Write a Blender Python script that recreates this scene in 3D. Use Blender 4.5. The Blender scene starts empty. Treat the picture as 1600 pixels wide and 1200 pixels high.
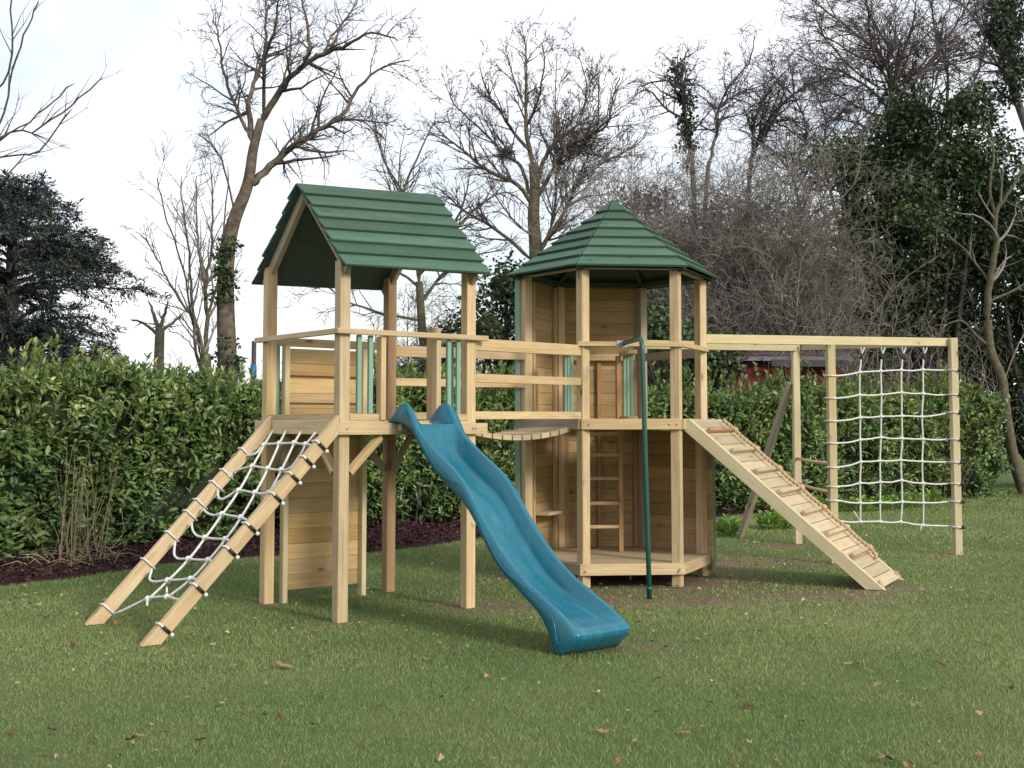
import bpy, math, random
import numpy as np
from mathutils import Vector, Matrix

R = math.radians
scene = bpy.context.scene
COL = scene.collection

# ------------------------------------------------------------------ camera, sky, sun, exposure
PITCH = R(3.797)
cam_d = bpy.data.cameras.new('camera')
cam_d.sensor_width = 36.0
cam_d.lens = 42.75
cam_d.shift_y = -0.0394
cam_d.clip_end = 2000
cam = bpy.data.objects.new('camera', cam_d)
COL.objects.link(cam)
cam.location = (0, 0, 1.5)
cam.rotation_euler = (R(90) + PITCH, 0, 0)
scene.camera = cam

SUN_EL, SUN_AZ = R(26), R(44)          # azimuth measured to the right of straight behind the camera
to_sun = Vector((math.sin(SUN_AZ) * math.cos(SUN_EL), -math.cos(SUN_AZ) * math.cos(SUN_EL), math.sin(SUN_EL)))
sun_d = bpy.data.lights.new('sun', 'SUN')
sun_d.energy = 2.0
sun_d.angle = R(11)
sun_d.color = (1.0, 0.93, 0.82)
sun = bpy.data.objects.new('sun', sun_d)
COL.objects.link(sun)
sun.rotation_euler = to_sun.to_track_quat('Z', 'Y').to_euler()
sun.location = (10, -10, 12)

world = bpy.data.worlds.new('World')
scene.world = world
world.use_nodes = True
wn, wl = world.node_tree.nodes, world.node_tree.links
wn.clear()
w_out = wn.new('ShaderNodeOutputWorld')
w_bg = wn.new('ShaderNodeBackground')
w_bg.inputs['Strength'].default_value = 0.12
sky = wn.new('ShaderNodeTexSky')
sky.sky_type = 'NISHITA'
sky.sun_disc = False
sky.sun_elevation = SUN_EL
sky.sun_rotation = math.atan2(to_sun.x, to_sun.y)
sky.air_density = 1.2
sky.dust_density = 2.0
w_tc = wn.new('ShaderNodeTexCoord')
w_map = wn.new('ShaderNodeMapping')
w_map.inputs['Scale'].default_value = (1.0, 1.0, 2.2)
w_n = wn.new('ShaderNodeTexNoise')
w_n.inputs['Scale'].default_value = 2.6
w_n.inputs['Detail'].default_value = 5
w_n.inputs['Roughness'].default_value = 0.55
w_r = wn.new('ShaderNodeMapRange')
w_r.inputs['From Min'].default_value = 0.40
w_r.inputs['From Max'].default_value = 0.60
w_r.inputs['To Min'].default_value = 0.50
w_r.inputs['To Max'].default_value = 0.98
w_mix = wn.new('ShaderNodeMix')
w_mix.data_type = 'RGBA'
w_mix.inputs[7].default_value = (7.7, 7.85, 8.2, 1)      # the bright thin overcast
wl.new(w_tc.outputs['Generated'], w_map.inputs[0])
wl.new(w_map.outputs[0], w_n.inputs['Vector'])
wl.new(w_n.outputs['Fac'], w_r.inputs['Value'])
wl.new(w_r.outputs[0], w_mix.inputs[0])
wl.new(sky.outputs[0], w_mix.inputs[6])
wl.new(w_mix.outputs[2], w_bg.inputs[0])
wl.new(w_bg.outputs[0], w_out.inputs[0])

vs = scene.view_settings
vs.view_transform = 'Standard'
vs.look = 'None'
vs.exposure = 0.45
vs.gamma = 1.0
vs.use_curve_mapping = False
scene.cycles.max_bounces = 6
scene.cycles.diffuse_bounces = 3
scene.cycles.glossy_bounces = 2
scene.cycles.transmission_bounces = 2
scene.cycles.transparent_max_bounces = 4

# ------------------------------------------------------------------ surveying helpers (sight lines of the photograph)
F_PX, HOR = 1900.1, 663.1
CY = HOR - F_PX * math.tan(PITCH)
EYE = np.array([0, 0, 1.5])

def ray(x, y):
    a, b = (x - 800) / F_PX, -(y - CY) / F_PX
    c, s = math.cos(PITCH), math.sin(PITCH)
    return np.array([a, c - b * s, s + b * c])

def at(x, y, Y):                      # the point at distance Y in front of the camera
    r = ray(x, y)
    return EYE + r * (Y / r[1])

def gnd(x, y, z=0.0):
    r = ray(x, y)
    return EYE + r * ((z - 1.5) / r[2])

def on_plane(x, y, P, n):
    P, n, r = np.array(P, float), np.array(n, float), ray(x, y)
    return EYE + r * (n @ (P - EYE) / (n @ r))

class Frame:
    """a level working frame: origin on the ground and a turn about z"""
    def __init__(s, x, y, rot):
        s.o = np.array([x, y, 0.0]); s.rot = rot
        c, k = math.cos(rot), math.sin(rot)
        s.M = np.array([[c, -k, 0], [k, c, 0], [0, 0, 1.0]])
    def w(s, p): return s.o + s.M @ np.array(p, float)
    def l(s, p): return s.M.T @ (np.array(p, float) - s.o)

WORLD = Frame(0, 0, 0)
TF = Frame(-1.2099, 10.1977, 0.6641)      # gabled tower
HF = Frame(1.018, 12.1073, 0.1058)        # hexagonal tower

# ------------------------------------------------------------------ materials
def new_mat(name):
    m = bpy.data.materials.new(name)
    m.use_nodes = True
    nt = m.node_tree
    b = nt.nodes['Principled BSDF']
    return m, nt.nodes, nt.links, b

def mth(N, L, op, a, b=None, c=None):
    n = N.new('ShaderNodeMath'); n.operation = op
    for i, v in enumerate((a, b, c)):
        if v is None: continue
        if isinstance(v, (int, float)): n.inputs[i].default_value = v
        else: L.new(v, n.inputs[i])
    return n.outputs[0]

def mixc(N, L, f, a, b, mode='MIX'):
    n = N.new('ShaderNodeMix'); n.data_type = 'RGBA'; n.blend_type = mode
    for i, v in ((0, f), (6, a), (7, b)):
        if isinstance(v, (int, float)): n.inputs[i].default_value = v
        elif isinstance(v, tuple): n.inputs[i].default_value = (*v[:3], 1)
        else: L.new(v, n.inputs[i])
    return n.outputs[2]

def noise(N, L, vec, scale, detail=3, rough=0.5):
    n = N.new('ShaderNodeTexNoise')
    n.inputs['Scale'].default_value = scale
    n.inputs['Detail'].default_value = detail
    n.inputs['Roughness'].default_value = rough
    if vec is not None: L.new(vec, n.inputs['Vector'])
    return n.outputs['Fac']

def ramp01(N, L, v, lo, hi, a=0.0, b=1.0):
    n = N.new('ShaderNodeMapRange')
    n.inputs[1].default_value = lo; n.inputs[2].default_value = hi
    n.inputs[3].default_value = a; n.inputs[4].default_value = b
    L.new(v, n.inputs[0])
    return n.outputs[0]

def timber(name, base, dark, knot=(0.16, 0.075, 0.03), rough=0.75, grain=0.8, vary=0.17, knots=True, green=None):
    """sawn softwood: UV u runs along the piece in metres, v across it, each piece has its own 10-unit band of v"""
    m, N, L, b = new_mat(name)
    uv = N.new('ShaderNodeUVMap').outputs[0]
    sp = N.new('ShaderNodeSeparateXYZ'); L.new(uv, sp.inputs[0])
    u, v = sp.outputs[0], sp.outputs[1]
    wn_ = N.new('ShaderNodeTexWhiteNoise'); wn_.noise_dimensions = '1D'
    L.new(mth(N, L, 'FLOOR', mth(N, L, 'MULTIPLY', v, 0.1)), wn_.inputs['W'])
    pid = wn_.outputs['Value']
    cb = N.new('ShaderNodeCombineXYZ')
    L.new(mth(N, L, 'MULTIPLY', u, 1.1), cb.inputs[0]); L.new(mth(N, L, 'MULTIPLY', v, 42.0), cb.inputs[1])
    L.new(mth(N, L, 'MULTIPLY', pid, 31.0), cb.inputs[2])
    g1 = noise(N, L, cb.outputs[0], 1.6, 4, 0.6)
    cb2 = N.new('ShaderNodeCombineXYZ')
    L.new(mth(N, L, 'MULTIPLY', u, 2.3), cb2.inputs[0]); L.new(mth(N, L, 'MULTIPLY', v, 9.0), cb2.inputs[1])
    g2 = noise(N, L, cb2.outputs[0], 1.5, 3)
    grn = ramp01(N, L, mth(N, L, 'ADD', mth(N, L, 'MULTIPLY', g1, 0.65), mth(N, L, 'MULTIPLY', g2, 0.35)), 0.34, 0.66)
    col = mixc(N, L, mth(N, L, 'MULTIPLY', grn, grain), base, dark)
    if green:
        col = mixc(N, L, ramp01(N, L, g2, 0.45, 0.7, 0.0, 0.6), col, green)
    hs = N.new('ShaderNodeHueSaturation')
    L.new(ramp01(N, L, pid, 0, 1, 1 - vary, 1 + vary * 0.55), hs.inputs['Value'])
    L.new(ramp01(N, L, mth(N, L, 'FRACT', mth(N, L, 'MULTIPLY', pid, 7.31)), 0, 1, 0.88, 1.06), hs.inputs['Saturation'])
    L.new(col, hs.inputs['Color'])
    col = hs.outputs[0]
    if knots:
        cb3 = N.new('ShaderNodeCombineXYZ')
        L.new(mth(N, L, 'MULTIPLY', u, 2.2), cb3.inputs[0]); L.new(mth(N, L, 'MULTIPLY', v, 5.5), cb3.inputs[1])
        vo = N.new('ShaderNodeTexVoronoi'); vo.inputs['Scale'].default_value = 1.0
        L.new(cb3.outputs[0], vo.inputs['Vector'])
        k1 = ramp01(N, L, vo.outputs['Distance'], 0.04, 0.115, 0.9, 0.0)
        k2 = ramp01(N, L, vo.outputs['Distance'], 0.06, 0.34, 0.45, 0.0)
        col = mixc(N, L, k2, col, dark)
        col = mixc(N, L, k1, col, knot)
    L.new(col, b.inputs['Base Color'])
    b.inputs['Roughness'].default_value = rough
    b.inputs['Specular IOR Level'].default_value = 0.25
    bp = N.new('ShaderNodeBump'); bp.inputs['Strength'].default_value = 0.25; bp.inputs['Distance'].default_value = 0.004
    L.new(g1, bp.inputs['Height']); L.new(bp.outputs[0], b.inputs['Normal'])
    return m

M = {}
M['pine'] = timber('pale pine', (0.64, 0.490, 0.285), (0.38, 0.255, 0.120))
M['pine_green'] = timber('treated pine', (0.60, 0.51, 0.32), (0.43, 0.345, 0.185), green=(0.50, 0.45, 0.22))
M['pine_grey'] = timber('grey shaded pine', (0.40, 0.34, 0.25), (0.27, 0.22, 0.15))  # greyer copy of pine, with shade put into its colour
M['pine_orange'] = timber('orange pine', (0.45, 0.285, 0.145), (0.32, 0.18, 0.075))
M['board'] = timber('panel boards', (0.60, 0.43, 0.205), (0.40, 0.255, 0.10), vary=0.3)
M['deck'] = timber('deck boards', (0.55, 0.445, 0.285), (0.38, 0.29, 0.165), vary=0.2)
M['wall_board'] = timber('wall boards', (0.46, 0.325, 0.155), (0.31, 0.20, 0.085), vary=0.26)
M['deck_grey'] = timber('grey deck boards', (0.40, 0.37, 0.33), (0.27, 0.25, 0.22), vary=0.3)
M['roof_green'] = timber('green stained board', (0.085, 0.160, 0.106), (0.048, 0.104, 0.070), knot=(0.03, 0.07, 0.05), grain=0.9, vary=0.34)
M['slat_green'] = timber('sage painted slat', (0.225, 0.365, 0.275), (0.18, 0.305, 0.225), knots=False, grain=0.5, vary=0.08)
M['roof_dark'] = timber('roof underside', (0.072, 0.108, 0.102), (0.042, 0.068, 0.066), knots=False)  # also darkens rafters and back plates where the roof shades them

def simple(name, col, rough=0.6, spec=0.4, metal=0.0, var=0.0, scale=8.0, col2=None, bump=0.0):
    m, N, L, b = new_mat(name)
    b.inputs['Roughness'].default_value = rough
    b.inputs['Specular IOR Level'].default_value = spec
    b.inputs['Metallic'].default_value = metal
    tc = N.new('ShaderNodeTexCoord').outputs['Object']
    n = noise(N, L, tc, scale, 5, 0.6)
    c2 = col2 or tuple(c * (1 - var) for c in col)
    L.new(mixc(N, L, ramp01(N, L, n, 0.35, 0.65), col, c2), b.inputs['Base Color'])
    if bump:
        bp = N.new('ShaderNodeBump'); bp.inputs['Strength'].default_value = bump; bp.inputs['Distance'].default_value = 0.02
        L.new(n, bp.inputs['Height']); L.new(bp.outputs[0], b.inputs['Normal'])
    return m

M['slide'] = simple('teal blue plastic', (0.009, 0.128, 0.190), 0.2, 0.5, col2=(0.013, 0.150, 0.215), scale=3.0)
def scuff(m):
    N, L = m.node_tree.nodes, m.node_tree.links
    b = N['Principled BSDF']; src = b.inputs['Base Color'].links[0].from_socket
    tc = N.new('ShaderNodeTexCoord').outputs['Object']
    mp = N.new('ShaderNodeMapping'); mp.inputs['Scale'].default_value = (1.2, 5, 1.2); L.new(tc, mp.inputs[0])
    n = noise(N, L, mp.outputs[0], 3.2, 6, .68)
    L.new(mixc(N, L, ramp01(N, L, n, .54, .74, 0, .28), src, (0.17, 0.30, 0.34)), b.inputs['Base Color'])
    L.new(ramp01(N, L, n, .4, .7, .16, .42), b.inputs['Roughness'])
scuff(M['slide'])
M['pole_green'] = simple('green powder coat', (0.010, 0.085, 0.060), 0.35, 0.5, var=0.2)
M['steel'] = simple('zinc bolt', (0.45, 0.45, 0.45), 0.4, 0.5, 0.8, 0.2, 40)
M['rope'] = simple('white rope', (0.80, 0.78, 0.74), 0.85, 0.2, var=0.25, scale=60)
M['rope_grey'] = simple('grey white rope', (0.70, 0.69, 0.66), 0.85, 0.2, var=0.25, scale=60)
M['hemp'] = simple('hemp rope', (0.60, 0.43, 0.26), 0.9, 0.2, var=0.3, scale=80)
M['black'] = simple('black tape', (0.018, 0.018, 0.020), 0.5, 0.4)
M['bark'] = simple('grey brown bark', (0.135, 0.118, 0.100), 0.95, 0.1, col2=(0.070, 0.060, 0.052), scale=9, bump=0.6)
M['bark_warm'] = simple('warm bark', (0.175, 0.140, 0.108), 0.95, 0.1, col2=(0.075, 0.058, 0.046), scale=7, bump=0.8)
M['bark_green'] = simple('lichened bark', (0.150, 0.135, 0.085), 0.95, 0.1, col2=(0.085, 0.072, 0.05), scale=9, bump=0.6)
M['twig'] = simple('bare twigs', (0.115, 0.098, 0.090), 0.9, 0.1, col2=(0.070, 0.060, 0.060), scale=2)
M['twig_pale'] = simple('pale twigs', (0.27, 0.245, 0.215), 0.9, 0.1, col2=(0.155, 0.140, 0.126), scale=2)
M['twig_dark'] = simple('dark twigs', (0.110, 0.098, 0.098), 0.9, 0.1, col2=(0.066, 0.058, 0.062), scale=2)
M['straw'] = simple('dry stalks', (0.50, 0.42, 0.26), 0.9, 0.1, col2=(0.30, 0.23, 0.14), scale=3)
M['dark_inside'] = simple('shaded plant core', (0.024, 0.034, 0.020), 0.95, 0.05, col2=(0.045, 0.052, 0.028), scale=6, bump=0.8)  # dark core of hedge and bushes, inner shade put into its colour
M['wall_red'] = simple('red shed boards', (0.17, 0.032, 0.034), 0.8, 0.2, var=0.45, scale=4)
M['slate'] = simple('grey roof felt', (0.17, 0.18, 0.20), 0.8, 0.2, var=0.35, scale=5)
M['blue'] = simple('blue wrap', (0.02, 0.14, 0.42), 0.5, 0.4)
M['dark_post'] = simple('dark weathered post', (0.09, 0.08, 0.075), 0.9, 0.1, var=0.3)

def leaf_mat(name, cols, rough=0.45, spec=0.4, trans=0.0):
    m, N, L, b = new_mat(name)
    a = N.new('ShaderNodeAttribute'); a.attribute_name = 'rnd'
    cr = N.new('ShaderNodeValToRGB')
    cr.color_ramp.interpolation = 'LINEAR'
    els = cr.color_ramp.elements
    els[0].position = 0; els[0].color = (*cols[0], 1)
    els[1].position = 1; els[1].color = (*cols[-1], 1)
    for i, c in enumerate(cols[1:-1], 1):
        e = els.new(i / (len(cols) - 1)); e.color = (*c, 1)
    L.new(a.outputs['Fac'], cr.inputs[0])
    L.new(cr.outputs[0], b.inputs['Base Color'])
    b.inputs['Roughness'].default_value = rough
    b.inputs['Specular IOR Level'].default_value = spec
    if trans:
        out = N['Material Output']
        tr = N.new('ShaderNodeBsdfTranslucent'); L.new(cr.outputs[0], tr.inputs[0])
        mx = N.new('ShaderNodeMixShader'); mx.inputs[0].default_value = trans
        L.new(b.outputs[0], mx.inputs[1]); L.new(tr.outputs[0], mx.inputs[2]); L.new(mx.outputs[0], out.inputs[0])
    return m

M['laurel'] = leaf_mat('laurel leaves', [(0.046, 0.094, 0.034), (0.100, 0.176, 0.052), (0.170, 0.255, 0.072), (0.28, 0.35, 0.105), (0.46, 0.49, 0.20)], 0.36, 0.5, 0.15)
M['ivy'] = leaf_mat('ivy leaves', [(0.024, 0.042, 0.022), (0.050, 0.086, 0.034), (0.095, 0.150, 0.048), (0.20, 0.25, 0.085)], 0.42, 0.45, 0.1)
M['yew'] = leaf_mat('conifer sprays', [(0.022, 0.038, 0.052), (0.042, 0.062, 0.074), (0.070, 0.092, 0.088), (0.12, 0.13, 0.08)], 0.6, 0.25)
M['fresh'] = leaf_mat('fresh weeds', [(0.14, 0.26, 0.05), (0.26, 0.42, 0.09), (0.40, 0.54, 0.16)], 0.5, 0.3, 0.2)
M['grass'] = leaf_mat('grass blades', [(0.082, 0.152, 0.048), (0.178, 0.268, 0.086), (0.270, 0.352, 0.118), (0.41, 0.43, 0.18), (0.58, 0.50, 0.29)], 0.55, 0.3, 0.3)
M['mulch'] = leaf_mat('bark chips', [(0.024, 0.011, 0.012), (0.056, 0.025, 0.026), (0.095, 0.043, 0.040), (0.16, 0.09, 0.07)], 0.85, 0.2)
M['litter'] = leaf_mat('leaf litter', [(0.10, 0.055, 0.028), (0.21, 0.125, 0.06), (0.36, 0.27, 0.15), (0.50, 0.43, 0.28)], 0.8, 0.2)
for nm, c in (('leaf_brown', (0.17, 0.085, 0.045)), ('leaf_tan', (0.34, 0.20, 0.12)), ('leaf_red', (0.13, 0.035, 0.022)), ('leaf_pale', (0.44, 0.31, 0.20))):
    M[nm] = simple(nm.replace('_', ' '), c, 0.7, 0.3, var=0.45, scale=40)

# ------------------------------------------------------------------ objects: things, parts, meshes
def thing(name, label, cat, org=(0, 0, 0), frame=WORLD, group=None):
    o = bpy.data.objects.new(name, None)
    COL.objects.link(o)
    o.empty_display_size = 0.2
    o.location = frame.w(org); o.rotation_euler = (0, 0, frame.rot)
    o['label'] = label; o['category'] = cat
    if group: o['group'] = group
    ORG[o.name] = np.array(org, float)
    return o
ORG = {}

def tag(o, label, cat, group=None, kind=None):
    o['label'] = label; o['category'] = cat
    if group: o['group'] = group
    if kind: o['kind'] = kind
    return o

PIECE = [0]
prng = random.Random(5)

class MB:
    """collects timber pieces, tubes and slabs; build() links them as ONE mesh object"""
    def __init__(s): s.v, s.f, s.uv = [], [], []
    def quad(s, idx, uvs): s.f.append(tuple(idx)); s.uv.append(uvs)
    def prism(s, P8, axis_len=None):
        """8 points: 0-3 one end ring, 4-7 the other end ring; grain runs from ring to ring"""
        PIECE[0] += 1
        k = 10.0 * (PIECE[0] % 900) + 1.0
        u0 = prng.uniform(0, 40)
        P = [np.array(p, float) for p in P8]
        b = len(s.v); s.v += [tuple(p) for p in P]
        Ln = np.linalg.norm((P[4] + P[6]) / 2 - (P[0] + P[2]) / 2)
        per = 0.0
        for i in range(4):
            j = (i + 1) % 4
            w = np.linalg.norm(P[j] - P[i])
            s.quad((b + i, b + j, b + 4 + j, b + 4 + i), [(u0, k + per), (u0, k + per + w), (u0 + Ln, k + per + w), (u0 + Ln, k + per)])
            per += w + 0.13
        for ring, rev in ((0, True), (4, False)):
            idx = [b + ring + i for i in range(4)]
            w = np.linalg.norm(P[1] - P[0]); h = np.linalg.norm(P[2] - P[1])
            uvs = [(u0 + ring, k + 2), (u0 + ring + w * .1, k + 2), (u0 + ring + w * .1, k + 2 + h), (u0 + ring, k + 2 + h)]
            if rev: idx = idx[::-1]; uvs = uvs[::-1]
            s.quad(idx, uvs)
        return s
    def beam(s, p0, p1, w, h, up=(0, 0, 1)):
        p0, p1, up = np.array(p0, float), np.array(p1, float), np.array(up, float)
        d = p1 - p0; d /= np.linalg.norm(d)
        x = np.cross(d, up); x /= np.linalg.norm(x)
        y = np.cross(x, d)
        a, c = x * w / 2, y * h / 2
        return s.prism([p0 - a - c, p0 + a - c, p0 + a + c, p0 - a + c, p1 - a - c, p1 + a - c, p1 + a + c, p1 - a + c])
    def post(s, x, y, z0, z1, w=0.09, d=None, rot=0.0):
        return s.beam((x, y, z0), (x, y, z1), w, d or w, (-math.sin(rot), math.cos(rot), 0))
    def tube(s, pts, r, n=6, caps=True):
        pts = [np.array(p, float) for p in pts]
        rr = r if hasattr(r, '__len__') else [r] * len(pts)
        b = len(s.v); u = None; dist = 0; k = prng.uniform(0, 50)
        ds = []
        for i, p in enumerate(pts):
            d = pts[min(i + 1, len(pts) - 1)] - pts[max(i - 1, 0)]
            d = d / (np.linalg.norm(d) + 1e-9)
            if u is None:
                u = np.cross(d, (0.13, 0.31, 0.94))
                if np.linalg.norm(u) < .1: u = np.cross(d, (1, 0, 0))
            u = u - d * (u @ d); u /= np.linalg.norm(u)
            v = np.cross(d, u)
            if i: dist += np.linalg.norm(p - pts[i - 1])
            ds.append(dist)
            for j in range(n):
                a = 2 * math.pi * j / n
                s.v.append(tuple(p + rr[i] * (u * math.cos(a) + v * math.sin(a))))
        for i in range(len(pts) - 1):
            for j in range(n):
                j2 = (j + 1) % n
                q = (b + i * n + j, b + i * n + j2, b + (i + 1) * n + j2, b + (i + 1) * n + j)
                s.quad(q, [(ds[i], k), (ds[i], k + .02), (ds[i + 1], k + .02), (ds[i + 1], k)])
        if caps:
            s.f.append(tuple(b + j for j in range(n))[::-1]); s.uv.append([(0, k)] * n)
            e = b + (len(pts) - 1) * n
            s.f.append(tuple(e + j for j in range(n))); s.uv.append([(0, k)] * n)
        return s
    def ball(s, c, r, n=6):
        c = np.array(c, float)
        prof = [(-0.95, .3), (-.5, .85), (0, 1), (.5, .85), (.95, .3)]
        return s.tube([c + np.array([0, 0, z * r]) for z, _ in prof], [q * r for _, q in prof], n)
    def slab(s, poly, z0, z1):
        n = len(poly); b = len(s.v)
        s.v += [(x, y, z0) for x, y in poly] + [(x, y, z1) for x, y in poly]
        s.f.append(tuple(range(b, b + n))[::-1]); s.uv.append([(x, y) for x, y in poly][::-1])
        s.f.append(tuple(range(b + n, b + 2 * n))); s.uv.append([(x, y) for x, y in poly])
        for i in range(n):
            j = (i + 1) % n
            s.quad((b + i, b + j, b + n + j, b + n + i), [(0, 0), (1, 0), (1, .1), (0, .1)])
        return s
    def build(s, name, mat, parent=None, smooth=False, bevel=0.0, frame=None, org=(0, 0, 0)):
        me = bpy.data.meshes.new(name)
        root = parent
        while root is not None and root.parent is not None: root = root.parent
        off = ORG.get(root.name, np.zeros(3)) if root is not None else np.array(org, float)
        V = np.array(s.v) - off
        me.from_pydata([tuple(p) for p in V], [], s.f)
        uvl = me.uv_layers.new(name='UVMap')
        uvl.data.foreach_set('uv', np.array([c for f in s.uv for c in f], dtype=np.float32).ravel())
        if smooth: me.polygons.foreach_set('use_smooth', [True] * len(s.f))
        me.materials.append(mat)
        me.update()
        o = bpy.data.objects.new(name, me)
        COL.objects.link(o)
        if parent is not None: o.parent = parent
        elif frame is not None:
            o.location = frame.w(org); o.rotation_euler = (0, 0, frame.rot)
        if bevel:
            bv = o.modifiers.new('bevel', 'BEVEL'); bv.width = bevel; bv.segments = 1; bv.limit_method = 'ANGLE'
        return o

def np_mesh(name, V, faces, mat, parent=None, rnd=None, smooth=False):
    """fast mesh from arrays; faces is an (n, k) index array"""
    V = np.asarray(V, np.float32); faces = np.asarray(faces, np.int32)
    me = bpy.data.meshes.new(name)
    n, k = faces.shape
    me.vertices.add(len(V)); me.vertices.foreach_set('co', V.ravel())
    me.loops.add(n * k); me.loops.foreach_set('vertex_index', faces.ravel())
    me.polygons.add(n); me.polygons.foreach_set('loop_start', np.arange(0, n * k, k, dtype=np.int32))
    if smooth: me.polygons.foreach_set('use_smooth', np.ones(n, bool))
    if rnd is not None:
        at_ = me.attributes.new('rnd', 'FLOAT', 'FACE'); at_.data.foreach_set('value', np.asarray(rnd, np.float32))
    me.update(calc_edges=True); me.validate()
    me.materials.append(mat)
    o = bpy.data.objects.new(name, me); COL.objects.link(o)
    if parent is not None:
        o.parent = parent
        o.matrix_parent_inverse = Matrix.Identity(4)
    return o

def nrm(a): return a / (np.linalg.norm(a, axis=-1, keepdims=True) + 1e-9)

def leaf_arrays(P, D, Nn, ln, wd):
    """6-point folded leaves: base P, pointing D, face normal about Nn, length ln, half width wd"""
    D = nrm(D); S = nrm(np.cross(D, Nn)); U = nrm(np.cross(S, D))
    ln = ln[:, None]; wd = wd[:, None]
    T = P + D * ln - U * ln * 0.12
    mid1 = P + D * ln * .36 + U * wd * .30; mid2 = P + D * ln * .72 + U * wd * .22
    V = np.stack([P, mid1 + S * wd, mid2 + S * wd * .8, T, mid2 - S * wd * .8, mid1 - S * wd], 1)
    n = len(P); b = (np.arange(n) * 6)[:, None]
    F = np.concatenate([b + np.array([0, 3, 2, 1]), b + np.array([0, 5, 4, 3])], 1).reshape(-1, 4)
    return V.reshape(-1, 3), F

def leaves(name, P, D, Nn, ln, wd, rnd, mat, parent=None, org=None):
    V, F = leaf_arrays(P, D, Nn, ln, wd)
    if org is not None: V = V - np.asarray(org)
    return np_mesh(name, V, F, mat, parent, np.repeat(rnd, 2))

def tubes_mesh(name, polys, mat, parent=None, org=None, big=0.05):
    """polys: list of (points (m,3), radii (m,)); thick ones get more sides"""
    VV, FF, base = [], [], 0
    for pts, rad in polys:
        m = len(pts)
        n = 8 if rad[0] > big * 2 else (5 if rad[0] > big * .35 else 3)
        d = np.gradient(pts, axis=0); d = nrm(d)
        ref = np.array([0.21, 0.37, 0.9]) if abs(d[0, 2]) < .85 else np.array([1.0, 0.2, 0.1])
        u = nrm(np.cross(d, ref)); v = np.cross(d, u)
        a = np.arange(n) * 2 * np.pi / n
        ring = pts[:, None, :] + rad[:, None, None] * (u[:, None, :] * np.cos(a)[None, :, None] + v[:, None, :] * np.sin(a)[None, :, None])
        VV.append(ring.reshape(-1, 3))
        i = np.arange(m - 1)[:, None] * n; j = np.arange(n)[None, :]; j2 = (j + 1) % n
        q = np.stack([i + j, i + j2, i + n + j2, i + n + j], -1).reshape(-1, 4) + base
        FF.append(q); base += m * n
    V = np.concatenate(VV); F = np.concatenate(FF)
    if org is not None: V = V - np.asarray(org)
    return np_mesh(name, V, F, mat, parent, smooth=True)

# ================================================================== the gabled play tower
A2, B2 = 0.600, 0.608
tower = thing('play_tower', 'square timber play tower with a green gabled board roof', 'play tower', (0, 0, 0), TF)
for (x, y, zt, m) in ((-A2, -B2, 2.765, 'pine'), (A2, -B2, 2.765, 'pine'), (-A2, B2, 2.83, 'pine'), (A2, B2, 2.83, 'pine_orange')):
    MB().post(x, y, 0, zt).build('post', M[m], tower, bevel=.004)
fl = MB()
for i in range(9):
    y = -0.585 + i * 0.1463
    fl.beam((-0.645, y, 1.516), (0.645, y, 1.516), .141, .028)
fl.build('platform', M['deck'], tower, bevel=.003)
MB().beam((-0.692, -0.676, 1.465), (0.735, -0.676, 1.465), .045, .09).build('beam', M['pine'], tower, bevel=.003)
MB().beam((-0.668, -0.652, 1.478), (-0.668, 0.69, 1.478), .045, .112).build('beam', M['pine'], tower, bevel=.003)
MB().beam((0.668, -0.652, 1.465), (0.668, 0.69, 1.465), .045, .09).build('beam', M['pine'], tower, bevel=.003)
MB().beam((-0.644, 0.676, 1.465), (0.644, 0.676, 1.465), .045, .09).build('beam', M['pine'], tower, bevel=.003)
# bolts on the front beam
for x in (-0.60, 0.585, 0.615): MB().tube([(x, -0.698, 1.468), (x, -0.706, 1.468)], .011, 8).build('bolt', M['steel'], tower)
# hand rails and low rails
MB().beam((-0.692, -0.6765, 2.214), (0.745, -0.6765, 2.214), .045, .042).build('handrail', M['pine'], tower, bevel=.003)
MB().beam((-0.6675, -0.653, 2.214), (-0.6675, 0.72, 2.214), .045, .042).build('handrail', M['pine'], tower, bevel=.003)
MB().beam((-0.553, 0.632, 2.205), (0.553, 0.632, 2.205), .045, .07).build('handrail', M['pine'], tower, bevel=.003)
for a, b in (((-0.553, -0.635), (-0.29, -0.635)), ((0.29, -0.635), (0.553, -0.635)), ((-0.62, -0.56), (-0.62, 0.56)), ((-0.553, 0.66), (0.553, 0.66))):
    MB().beam((*a, 1.557), (*b, 1.557), .04, .05).build('low_rail', M['pine'], tower, bevel=.003)
for x in (-0.262, 0.262):
    MB().post(x, -0.632, 1.532, 2.19, .045, .075).build('inner_post', M['pine'], tower, bevel=.003)
MB().post(0.6, -0.10, 1.53, 2.33, .09).build('inner_post', M['pine'], tower, bevel=.004)
for x in (-0.47, -0.367, 0.377, 0.472):
    MB().post(x, -0.640, 1.584, 2.192, .038, .03).build('slat', M['slat_green'], tower, bevel=.003)
MB().post(-0.515, 0.632, 1.584, 2.168, .038, .03).build('slat', M['slat_green'], tower, bevel=.003)
MB().post(0.612, -0.35, 1.584, 2.19, .03, .038).build('slat', M['slat_green'], tower, bevel=.003)
MB().beam((0.615, -0.56, 2.214), (0.615, -0.148, 2.214), .04, .042).build('handrail', M['pine'], tower, bevel=.003)
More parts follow.
